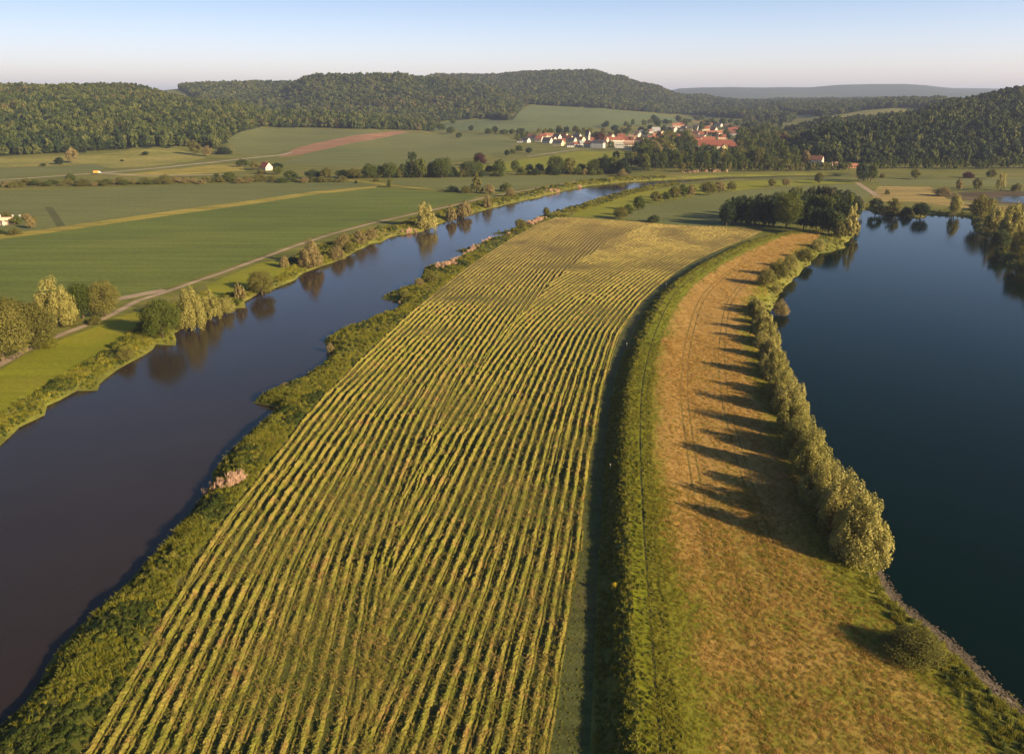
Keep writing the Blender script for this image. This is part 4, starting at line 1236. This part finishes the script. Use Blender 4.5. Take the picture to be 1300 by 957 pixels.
def shore_test(X, Y):
    m = near(X, Y, LK, 14)
    o = np.zeros(X.shape, bool); i = np.nonzero(m)[0]
    if len(i) == 0: return o
    ii = i[~inpoly(X[i], Y[i], LK)]
    d = segdist(X[ii], Y[ii], LK)
    o[ii] = d < 14
    ii = np.nonzero(o)[0]
    o[ii] = ~in_reg(X[ii], Y[ii], NOT + ('hay_meadow', 'dry_meadow'))
    return o
def cat_xy(*a): return np.concatenate([q[0] for q in a]), np.concatenate([q[1] for q in a])
def put(name, key, X, Y, s, pick, label, cat, zoff=0.0):
    Z = hfun(X, Y) + zoff
    return scatter(name, TUFT[key], np.stack([X, Y, Z], 1), rng.uniform(0, 6.28, len(X)), s, pick, label, cat)
def herb_pick(X, Y, n=5, sc=9.0):
    q = fbm(X, Y, sc, 3) * .9 + .5 + rng.normal(0, .16, len(X))
    return np.searchsorted([.32, .46, .70, .86], np.clip(q, 0, .999)) if n == 5 else 0
X, Y = cat_xy(fill(-150, 30, 62, 230, 1.7, bank_test), fill(-260, 60, 230, 420, .7, bank_test), fill(-420, 160, 420, 900, .14, bank_test))
order = np.array([2, 4, 0, 1, 4])
pk = order[herb_pick(X, Y)]
sc = (.7 + .5 * rng.random(len(X)) + .6 * fbm(X, Y, 6, 3)).clip(.35, 2) * np.where((X < -60 - .0 * Y) & (Y > 130) & (segdist(X, Y, np.array([ro[0], ro[-1]]), closed=False) > 12), 1.35, 1.0) * np.clip(.9 + Y / 700, 1, 2.1)
dr_ = segdist(X, Y, RV); sc = sc * np.clip(.4 + dr_ / 5.0, .4, 1)
put('riverside_herbs', 'herb', X, Y, np.stack([sc, sc, sc * .78], 1), pk, 'thick green herbs and nettles along both river banks', 'herbs')
print('herbs', len(X))
X, Y = cat_xy(fill(30, 140, 62, 260, 1.8, shore_test), fill(60, 420, 260, 700, .12, shore_test))
sc = .6 + .5 * rng.random(len(X)) + Y / 900
put('lakeside_herbs', 'herb', X, Y, sc * .8, rng.choice([0, 1, 4, 4, 1, 2], len(X)), 'green herbs under the willows on the lake shore', 'herbs')
# slope of the dike and its crest
def dike_test(X, Y):
    s = segdist(X, Y, CREST, closed=False, signed=True)
    return (s > -5.5) & (s < 5.5) & ~in_reg(X, Y, ('hay_field', 'field_track', 'lake'))
X, Y = cat_xy(fill(0, 60, 60, 250, 3.4, dike_test), fill(20, 190, 250, 500, .8, dike_test))
s = segdist(X, Y, CREST, closed=False, signed=True)
trk = (np.abs(s - 2.6) < .26)
X, Y, s = X[~trk], Y[~trk], s[~trk]
sc = np.where(s < 0, .9, .55) * (.7 + .5 * rng.random(len(X)) + .35 * fbm(X, Y, 5, 2)) * np.clip(.85 + Y / 600, 1, 1.6)
put('dike_grass', 'grass', X, Y, sc, rng.integers(0, 3, len(X)), 'long green grass on the dike beside the mown field', 'grass')
print('dike', len(X))
# dry meadow
MEADOW = [P for (nme, mt, P) in REG if nme == 'hay_meadow'][0]
def mt_(X, Y): return inpoly(X, Y, MEADOW)
X, Y = cat_xy(fill(10, 110, 62, 150, 4.2, mt_), fill(10, 110, 150, 260, 1.7, mt_), fill(30, 230, 260, 500, .5, mt_))
s = segdist(X, Y, CREST, closed=False); dl = segdist(X, Y, LK)
gr = np.clip(1 - (s - 2.5) / 8, 0, 1) + np.clip(1 - (dl - 6) / 9, 0, 1) * .7 + np.clip((190 - Y) / 80, 0, 1) * .44 + .35 * fbm(X, Y, 12, 3)
pk = np.where(rng.random(len(X)) < gr, 2, rng.integers(0, 2, len(X)))
streak = .35 * fbm(X * 1.0, Y * .12, 3.0, 3)
sc = (.5 + .45 * rng.random(len(X)) + streak) * np.clip(.8 + Y / 400, .9, 1.9)
put('meadow_grass', 'dry', X, Y, sc, pk, 'dry reddish brown grass of the meadow beside the lake', 'grass')
print('meadow', len(X))
# wisps on the hay rows and fresh stubble
allr = np.concatenate(ROWS)
m = rng.random(len(allr)) < np.where(allr[:, 1] < 240, .55, np.where(allr[:, 1] < 420, .12, 0))
A = allr[m] + rng.normal(0, .32, (m.sum(), 2))
put('hay_wisps', 'hay', A[:, 0], A[:, 1], (.8 + .6 * rng.random(len(A))), rng.integers(0, 2, len(A)), 'loose wisps of hay sticking out of the rows', 'hay', .18)
X, Y = fill(-70, 40, 62, 200, 2.4, lambda X, Y: in_reg(X, Y, ('hay_field', 'field_track')))
sc = .16 + .22 * rng.random(len(X))
put('stubble_grass', 'grass', X, Y, sc, rng.integers(0, 3, len(X)), 'short green stubble between the hay rows', 'grass')
# reed patches
def along(px, n, wd, z=None):
    P = np.array([G(*p)[:2] for p in px]); 
    t = rng.uniform(0, len(P) - 1, n); i = np.minimum(t.astype(int), len(P) - 2); f = (t - i)[:, None]
    return P[i] * (1 - f) + P[i + 1] * f + rng.normal(0, wd, (n, 2))
RE = np.concatenate([along([(268,622),(292,615),(308,608)], 46, 1.1), along([(502,389),(509,384)], 10, .8), along([(574,335),(590,324),(600,317),(606,312)], 34, 1.0), along([(614,309),(632,301),(650,296)], 30, .9),
                     along([(672,285),(690,278)], 50, 1.3), along([(554,339),(575,336)], 30, 1.3), along([(516,297),(530,296)], 30, 2.2), along([(728,243),(735,240),(742,238)], 40, 2.2), along([(700,246),(716,243)], 30, 2.5), along([(872,219),(900,217),(910,218)], 70, 5)])
RE = RE[~inpoly(RE[:, 0], RE[:, 1], RV)]
sc = (.5 + .6 * rng.random(len(RE))) * np.clip(.8 + RE[:, 1] / 1300, 1, 1.7)
put('dry_reed', 'reed', RE[:, 0], RE[:, 1], sc, rng.integers(0, 2, len(RE)), 'pale pinkish dead reed in patches on the river bank', 'reed')
# stones of the lake shore
def stone(seed):
    import bmesh
    bm = bmesh.new(); bmesh.ops.create_icosphere(bm, subdivisions=1, radius=.5)
    g = random.Random(seed)
    for v in bm.verts: v.co = v.co * g.uniform(.7, 1.15); v.co.z *= .6
    me = bpy.data.meshes.new('stone'); bm.to_mesh(me); bm.free(); me.materials.append(M['stone']); return me
TUFT['stone'] = [stone(k) for k in range(3)]
X, Y = fill(55, 130, 62, 160, 6, lambda X, Y: in_reg(X, Y, ('stony_shore',)) | ((segdist(X, Y, LK) < .8) & ~in_reg(X, Y, ('hay_meadow',))))
put('shore_stones', 'stone', X, Y, .15 + .5 * rng.random(len(X)) ** 2, rng.integers(0, 3, len(X)), 'grey brown stones along the bare lake edge at bottom right', 'stones')

# ---------------------------------------------------------------- houses
def box(x0, x1, y0, y1, z0, z1):
    v = np.array([(x, y, z) for z in (z0, z1) for y in (y0, y1) for x in (x0, x1)], float)
    f = np.array([(0, 2, 3, 1), (4, 5, 7, 6), (0, 1, 5, 4), (2, 6, 7, 3), (0, 4, 6, 2), (1, 3, 7, 5)])
    return v, f
def mesh_poly(name, V, Fc, mat):
    me = bpy.data.meshes.new(name); me.from_pydata([tuple(v) for v in V], [], [tuple(f) for f in Fc]); me.materials.append(mat); me.update(); return me
WALLC = {'white': (.52,.49,.44), 'cream': (.68,.58,.38), 'grey': (.42,.43,.45), 'pink': (.60,.42,.33), 'brick': (.36,.17,.11), 'yellow': (.65,.50,.22)}
ROOFC = {'red': (.23,.085,.055), 'orange': (.28,.13,.08), 'dark': (.055,.055,.065), 'brown': (.16,.075,.055), 'dark red': (.17,.06,.045), 'grey': (.30,.31,.34), 'pinkish': (.26,.16,.12)}
for k, c in WALLC.items(): M['w_' + k] = flat_mat(k + ' render', c, .85, .08, .5)
for k, c in ROOFC.items(): M['r_' + k] = flat_mat(k + ' roof tiles', c, .75, .18, .9)
M['glass'] = flat_mat('window glass', (.03,.035,.045), .15, .1)
def house(name, px, py, l, wd, eave, rise, wall, roof, rot, label, group, hip=0.0, wins=True, cat='house', p=None, flat=False, rows=None):
    p = G(px, py) if p is None else p
    r = bpy.data.objects.new(name, None); r.location = (p[0], p[1], p[2] - .1); r.rotation_euler = (0, 0, R(rot)); link(r)
    tag(r, label, cat, group)
    L, W = l / 2, wd / 2
    V = [(-L,-W,-1),(L,-W,-1),(L,W,-1),(-L,W,-1),(-L,-W,eave),(L,-W,eave),(L,W,eave),(-L,W,eave)]
    Fc = [(0,1,5,4),(1,2,6,5),(2,3,7,6),(3,0,4,7)]
    if rise > 0 and hip == 0:
        V += [(-L,0,eave+rise),(L,0,eave+rise)]; Fc[1] = (1,2,6,9,5); Fc[3] = (3,0,4,8,7)
    else: Fc.append((4,5,6,7))
    wl = link(bpy.data.objects.new('wall', mesh_poly('wall', V, Fc, M['w_' + wall])), r)
    if rise > 0:
        o = .5; e = eave - o * rise / W + .12; t = eave + rise + .12; th = .25
        xl, xr = (-L - .4, L + .4) if hip == 0 else (-L - o, L + o)
        rx0, rx1 = (xl, xr) if hip == 0 else (-L + hip, L - hip)
        V = [(xl,-W-o,e),(xr,-W-o,e),(xr,W+o,e),(xl,W+o,e),(rx0,0,t),(rx1,0,t)]
        V += [(x, y, z + th) for x, y, z in V]
        Fc = [(6,7,11,10),(8,9,10,11),(1,0,4,5),(3,2,5,4),(0,1,7,6),(2,3,9,8)]
        if hip == 0: Fc += [(0,6,10,4),(4,10,9,3),(1,5,11,7),(5,2,8,11)]
        else: Fc += [(7,8,11),(9,6,10),(2,1,5),(0,3,4),(1,2,8,7),(3,0,6,9)]
        rf = link(bpy.data.objects.new('roof', mesh_poly('roof', V, Fc, M['r_' + roof])), r)
        v, f = box(L * .25, L * .25 + .7, -.35, .35, eave + rise * .6, eave + rise + 1.1)
        link(bpy.data.objects.new('chimney', mesh_poly('chimney', v, f, M['w_brick'])), rf)
    else:
        v, f = box(-L - .3, L + .3, -W - .3, W + .3, eave + .01, eave + .5)
        link(bpy.data.objects.new('roof', mesh_poly('roof', v, f, M['r_' + roof])), r)
    if wins:
        nf = rows or (2 if eave > 4.5 else 1); wm_ = None
        n = max(2, int(l / 3.2)); n = min(n, 12)
        ws = {}
        for fl in range(nf):
            z = 1.0 + fl * 2.8
            for i in range(n):
                x = -L + l * (i + .5) / n
                v, f = box(-.55, .55, -.05, .05, 0, 1.3)
                if 'a' not in ws: ws['a'] = mesh_poly('window', v, f, M['glass']); v2, f2 = box(-.05, .05, -.55, .55, 0, 1.3); ws['b'] = mesh_poly('window', v2, f2, M['glass'])
                o_ = link(bpy.data.objects.new('window', ws['a']), wl); o_.location = (x, -W - .03, z)
            for y in (-W * .45, W * .45):
                for sx in (-1, 1):
                    o_ = link(bpy.data.objects.new('window', ws['b']), wl); o_.location = (sx * (L + .03), y, z)
        if rise > 2 and hip == 0:
            for sx in (-1, 1):
                o_ = link(bpy.data.objects.new('window', ws['b']), wl); o_.location = (sx * (L + .03), 0, eave + .4)
    return r
G_, S_ = -38, -5      # gable towards the sun / long side towards the camera
HS = [ # px, py(foot), length, width, eave, rise, wall, roof, rot
 (667.5,181,11,9,3.5,4,'grey','dark',G_),(674,176,9,8,4,4,'white','brown',G_),(684.6,180,10,9,4,5,'white','red',G_),(690,176,11,8,4,4,'cream','red',S_),
 (697,175,13,9,4,4,'white','orange',S_),(695,182,13,9,4,5,'white','dark',G_),(707,178,11,9,5,5,'white','dark',G_),(708.5,185,13,9,4,5,'cream','dark',G_),
 (716.5,177,10,8,5,5,'white','red',G_),(722,180,11,9,5,5,'cream','brown',G_),(732.5,177,11,9,5,5,'white','dark',G_),(733,186,12,9,3.5,3,'white','red',S_),(724,187,9,8,3,3,'grey','dark',S_),
 (741,186,11,9,5,3,'grey','grey',S_),(748,187,11,10,5,4,'white','red',G_),(767,182,10,9,6,4,'pink','orange',G_),
 (781.5,181,19,11,4.5,4,'white','red',S_),(794,180,14,10,4,4,'pink','dark red',S_),(803.5,177,12,9,4,4,'cream','pinkish',S_),(809,172,9,8,4,3,'white','orange',G_),
 (815,191,15,11,4,6,'cream','dark red',G_),(785,181,9,8,4,3,'white','red',S_),(827,182,14,10,4,5,'grey','dark',S_),(832.6,175,11,9,4,4,'cream','orange',S_),(828,179,13,9,4,4,'pink','red',S_),
 (840,180,14,10,4,4,'cream','pinkish',S_),(847,180,14,10,4,4,'brick','pinkish',S_),(853,180,13,9,4,4,'pink','red',S_),(860.5,180,15,9,4,4,'white','red',S_),(869.5,180,13,9,4,4,'grey','pinkish',S_),
 (889,178,16,11,5,4,'white','pinkish',G_),(899,182,17,12,5,5,'pink','red',S_),(886,182,9,8,5,4,'white','red',G_),
 (902.6,173,18,11,5,5,'white','red',S_),(913,172,18,11,4,5,'pink','orange',S_),(896,166,14,11,4,5,'cream','red',S_),(906,168,10,9,5,5,'white','brown',G_),(924,163,13,11,6,3,'yellow','pinkish',G_),
 (929.6,168,17,11,4,5,'pink','dark red',S_),(927,172,15,11,4,5,'grey','brown',S_),(938,171,16,11,4,5,'grey','dark',S_),(917,177,14,10,4,4,'pink','red',S_),
 (882.5,166,10,10,4,7,'white','dark',G_),(871.4,165.5,9,9,4,6,'white','brown',G_),(868,167,9,9,5,6,'white','dark',G_),(877,166,14,10,4,5,'grey','dark',S_),
 (853,167,15,11,5,4,'white','orange',G_),(847.5,166,14,11,5,4,'white','grey',G_),(858,162,14,11,4,5,'white','orange',S_),(864,161,14,11,4,5,'pink','red',S_),(860,167,16,8,4,3,'grey','dark',S_),
 (679,178,9,8,4,4,'white','dark',G_),(702,180,9,8,4,4,'white','red',G_),(713,183,9,8,4,4,'cream','red',S_),(727,181,9,8,4,4,'white','dark',G_),(738,180,9,8,4,4,'cream','brown',G_),
 (754,181,10,8,4,4,'white','red',S_),(772,180,11,9,4,4,'pink','red',S_),(775,176,10,8,4,4,'white','orange',G_),(788,176,11,8,4,4,'brick','dark red',S_),(799,181,12,9,4,4,'pink','dark red',S_),(812,181,11,9,4,4,'white','red',G_),
 (820,178,12,9,4,4,'grey','dark',S_),(824,184,11,9,4,4,'white','dark red',G_),(835,181,12,9,4,4,'brick','red',S_),(843,177,11,9,4,4,'cream','red',S_),(850,176,11,9,4,4,'white','red',G_),(856,176,12,9,4,4,'pink','dark red',S_),(866,177,12,9,4,4,'white','red',S_),(875,178,14,10,4,5,'brick','orange',S_),
 (884,172,12,9,4,4,'white','red',G_),(893,173,13,9,4,4,'grey','red',S_),(909,174,12,9,4,4,'white','red',G_),(920,171,12,9,4,4,'pink','orange',S_),(934,166,13,9,4,4,'white','red',G_),(941,174,13,9,4,4,'pink','dark red',S_),(889,164,13,10,4,4,'white','red',G_),(900,161,13,10,4,4,'grey','orange',S_),(912,161,13,10,4,4,'white','dark',G_),
 (816,170,12,9,4,3,'white','grey',G_),(824,169,13,9,4,3,'grey','pinkish',S_),(832.6,167,14,10,4,4,'grey','grey',S_),(808,175,9,8,4,4,'white','grey',G_),(838,171,10,9,4,3,'cream','brown',G_),
]
nth = ['first','second','third','fourth','fifth','sixth','seventh','eighth','ninth','tenth','eleventh','twelfth','thirteenth','fourteenth','fifteenth','sixteenth','seventeenth','eighteenth','nineteenth','twentieth','twenty first','twenty second','twenty third','twenty fourth','twenty fifth','twenty sixth'] + ['twenty seventh','twenty eighth','twenty ninth','thirtieth','thirty first','thirty second','thirty third','thirty fourth','thirty fifth','thirty sixth','thirty seventh','thirty eighth','thirty ninth','fortieth']
def rowname(y): return 'front' if y >= 179.5 else ('middle' if y >= 171.5 else 'hillside')
for rn in ('front', 'middle', 'hillside'):
    hs = sorted([h for h in HS if rowname(h[1]) == rn])
    for k, h in enumerate(hs):
        px, py, l, wd, ev, rs, wl, rf, rot = h
        house('house', px, py, l * 1.3, wd * 1.2, ev * 1.1, rs * 1.1, wl, rf, rot + random.uniform(-12, 12), '%s house, %s roof, %s from left in the %s village row' % (wl, rf, nth[k], rn), 'village houses')
house('apartment_house', 759, 188, 21, 12, 8.5, 4, 'grey', 'dark', -25, 'large grey three storey house with dark hipped roof and many windows', 'large village buildings', hip=3, rows=3)
house('factory_hall', 780, 185.5, 34, 14, 4.5, 0, 'white', 'grey', -6, 'long flat roofed white hall among the front houses', 'large village buildings', cat='hall')
house('factory_hall', 787, 188, 15, 10, 4.5, 0, 'grey', 'dark', -6, 'dark low flat roofed hall before the long white one', 'large village buildings', cat='hall')
house('apartment_house', 801.5, 190, 22, 11, 8, 1.5, 'cream', 'pinkish', -15, 'cream apartment block with rows of windows right of the flat halls', 'large village buildings', rows=3)
house('monastery', 908, 194, 62, 15, 10, 8, 'white', 'dark red', -4, 'very long pale building with steep dark red roof above the park wood', 'monastery buildings', hip=8, cat='monastery', rows=3)
house('monastery_wing', 929, 196, 15, 13, 9, 6, 'white', 'dark red', -4, 'short right wing of the long red roofed building', 'monastery buildings', hip=5, cat='building', rows=3)
house('monastery_gable', 918, 198, 9, 11, 9, 7, 'cream', 'brown', -94, 'gabled front block before the long red roofed building', 'monastery buildings', cat='building', rows=3)
house('monastery_wing', 881, 188, 24, 13, 7, 7, 'pink', 'red', -4, 'orange red roofed left wing behind the park trees', 'monastery buildings', cat='building', rows=2)
house('church', 746, 178, 8, 7, 9, 9, 'white', 'dark', G_, 'small white chapel tower with a steep roof among the houses', None, cat='church', rows=3)
house('villa', 1037, 208, 13, 9, 5, 4.5, 'white', 'brown', -35, 'white house with brown roof alone beside the right forest', 'houses by the right forest')
house('barn', 1060, 210.5, 8, 5, 2.5, 1.5, 'white', 'pinkish', -5, 'tiny pale shed behind the avenue trees', 'houses by the right forest', cat='barn')
house('barn', 1082, 213.5, 13, 7, 2.8, 2.2, 'brick', 'orange', -5, 'low barn with reddish roof beside the big dark pair of trees', 'houses by the right forest', cat='barn')
house('farmhouse', 338, 216, 13, 9, 3.5, 5, 'white', 'red', -42, 'white farmhouse with red gable roof alone at the left road', None, cat='house')
house('barn', 660, 181, 10, 7, 3, 2, 'grey', 'dark', -10, 'dark shed at the left end of the village', None, cat='barn')

# old walls and pillars at the left edge
def simple(name, V, Fc, mat, parent=None): return link(bpy.data.objects.new(name, mesh_poly(name, V, Fc, mat)), parent)
for k, (a, b, lb_) in enumerate([((-30,281),(21,279.5), 'long pinkish roofless wall at the left edge, rear one'), ((-30,288),(23,284.5), 'long pale pink wall at the left edge, front one')]):
    A = G(*a); B = G(*b); dv = (B - A)[:2]; Ln = np.linalg.norm(dv); ang = math.atan2(dv[1], dv[0])
    r = bpy.data.objects.new('garden_wall', None); r.location = (*((A + B) / 2)[:2], -.1); r.rotation_euler = (0, 0, ang); link(r)
    tag(r, lb_, 'wall', 'old pink walls')
    v, f = box(-Ln / 2, Ln / 2, -.2, .2, -.3, 2.2); simple('wall', v, f, M['w_pink'], r)
    v, f = box(-Ln / 2 - .1, Ln / 2 + .1, -.3, .3, 2.21, 2.4); simple('coping', v, f, M['r_pinkish'], r)
for k, (x, y, lb_) in enumerate([(1,279,'white pillar at the picture edge among the old walls'),(17,279,'white pillar at the end of the rear pink wall'),(26,279,'slim white pillar right of the pink walls'),(5,286.5,'white pillar standing at the front pink wall')]):
    p = G(x, y); r = bpy.data.objects.new('pillar', None); r.location = (p[0], p[1], 0); link(r); tag(r, lb_, 'pillar', 'white pillars')
    v, f = box(-.35, .35, -.35, .35, -.3, 3.0); simple('shaft', v, f, M['w_white'], r)
    v, f = box(-.5, .5, -.5, .5, 3.01, 3.3); simple('cap', v, f, M['w_white'], r)
# stakes
for x, y, lb_ in [(774.5,597,'pale wooden stake at the foot of the shaded dike'), (795.5,441,'small grey stake on the dike slope farther away'), (845.5,364,'grey stake at the bend of the dike')]:
    p = G(x, y); r = bpy.data.objects.new('marker_post', None); r.location = tuple(p); link(r); tag(r, lb_, 'post', 'stakes along the dike')
    v, f = tube_np([(0,0,-.2),(0.02,0,.8),(0,.02,1.5)], [.06,.055,.05], 8); simple('stake', v, f, M['w_cream'], r)
    v, f = box(-.08, .08, -.08, .08, 1.45, 1.6); simple('cap', v, f, M['w_white'], r)
# orange truck on the left road
M['orange_paint'] = flat_mat('orange paint', (.75,.30,.05), .4, .05); M['rubber'] = flat_mat('tyre rubber', (.03,.03,.03), .8, .1)
p = G(124, 221); r = bpy.data.objects.new('truck', None); r.location = tuple(p); r.rotation_euler = (0, 0, R(12)); r.scale = (1.15,) * 3; link(r)
tag(r, 'small orange truck standing on the pale road junction at the left', 'truck')
v, f = box(-3.2, .9, -1.2, 1.2, 1.0, 2.9); simple('cargo_box', v, f, M['orange_paint'], r)
V = [(1.0,-1.15,.7),(3.0,-1.15,.7),(3.0,1.15,.7),(1.0,1.15,.7),(1.0,-1.15,2.6),(2.4,-1.15,2.6),(2.4,1.15,2.6),(1.0,1.15,2.6),(3.0,-1.15,1.6),(3.0,1.15,1.6)]
cab = simple('cab', V, [(0,3,2,1),(0,1,8,5,4),(1,2,9,8),(8,9,6,5),(2,3,7,6,9),(3,0,4,7),(4,5,6,7)], M['w_white'], r)
V = [(2.47,-1.0,2.52),(2.47,1.0,2.52),(3.0,1.0,1.68),(3.0,-1.0,1.68)]; simple('windscreen', [(x + .03, y, z + .03) for x, y, z in V], [(0,3,2,1)], M['glass'], cab)
v, f = box(-3.2, 3.0, -.9, .9, .55, .95); simple('chassis', v, f, M['rubber'], r)
wv_, wf_ = tube_np([(0,-.15,0),(0,.15,0)], [.5,.5], 14)
wv_ = np.vstack([wv_, [(0,-.15,0),(0,.15,0)]]); nk = 14; wf2 = [tuple(q) for q in wf_] + [(j, (j + 1) % nk, 28) for j in range(nk)] + [(nk + j, 29, nk + (j + 1) % nk) for j in range(nk)]
wm0 = mesh_poly('wheel', wv_, wf2, M['rubber'])
for x in (-2.2, 2.0):
    for y in (-1.05, 1.05):
        o_ = link(bpy.data.objects.new('wheel', wm0), r); o_.location = (x, y, .48)

# ---------------------------------------------------------------- haze
zmax = 0
for o in C.objects:
    if o.type == 'MESH' and o.get('kind') == 'structure':
        n = len(o.data.vertices); co = np.zeros(n * 3, np.float32); o.data.vertices.foreach_get("co", co); zmax = max(zmax, co[2::3].max())
print('highest ground', zmax)
v, f = box(-29000, 29000, -800, 27500, -3.5, max(zmax + 24, 90))
hz = link(bpy.data.objects.new('haze', mesh_poly('haze', v, f, bpy.data.materials.new('haze air'))))
hm = hz.data.materials[0]; hm.use_nodes = True; hn = hm.node_tree
for x in list(hn.nodes):
    if x.type == 'BSDF_PRINCIPLED': hn.nodes.remove(x)
vol = hn.nodes.new("ShaderNodeVolumePrincipled")
vol.inputs["Color"].default_value = (.52, .64, 1.0, 1); vol.inputs["Density"].default_value = HAZE if 'HAZE' in globals() else 7e-5; vol.inputs["Anisotropy"].default_value = 0.1
hn.links.new(vol.outputs[0], [x for x in hn.nodes if x.type == 'OUTPUT_MATERIAL'][0].inputs["Volume"])
tag(hz, 'thin pale morning haze over the valley', 'haze', kind='stuff')
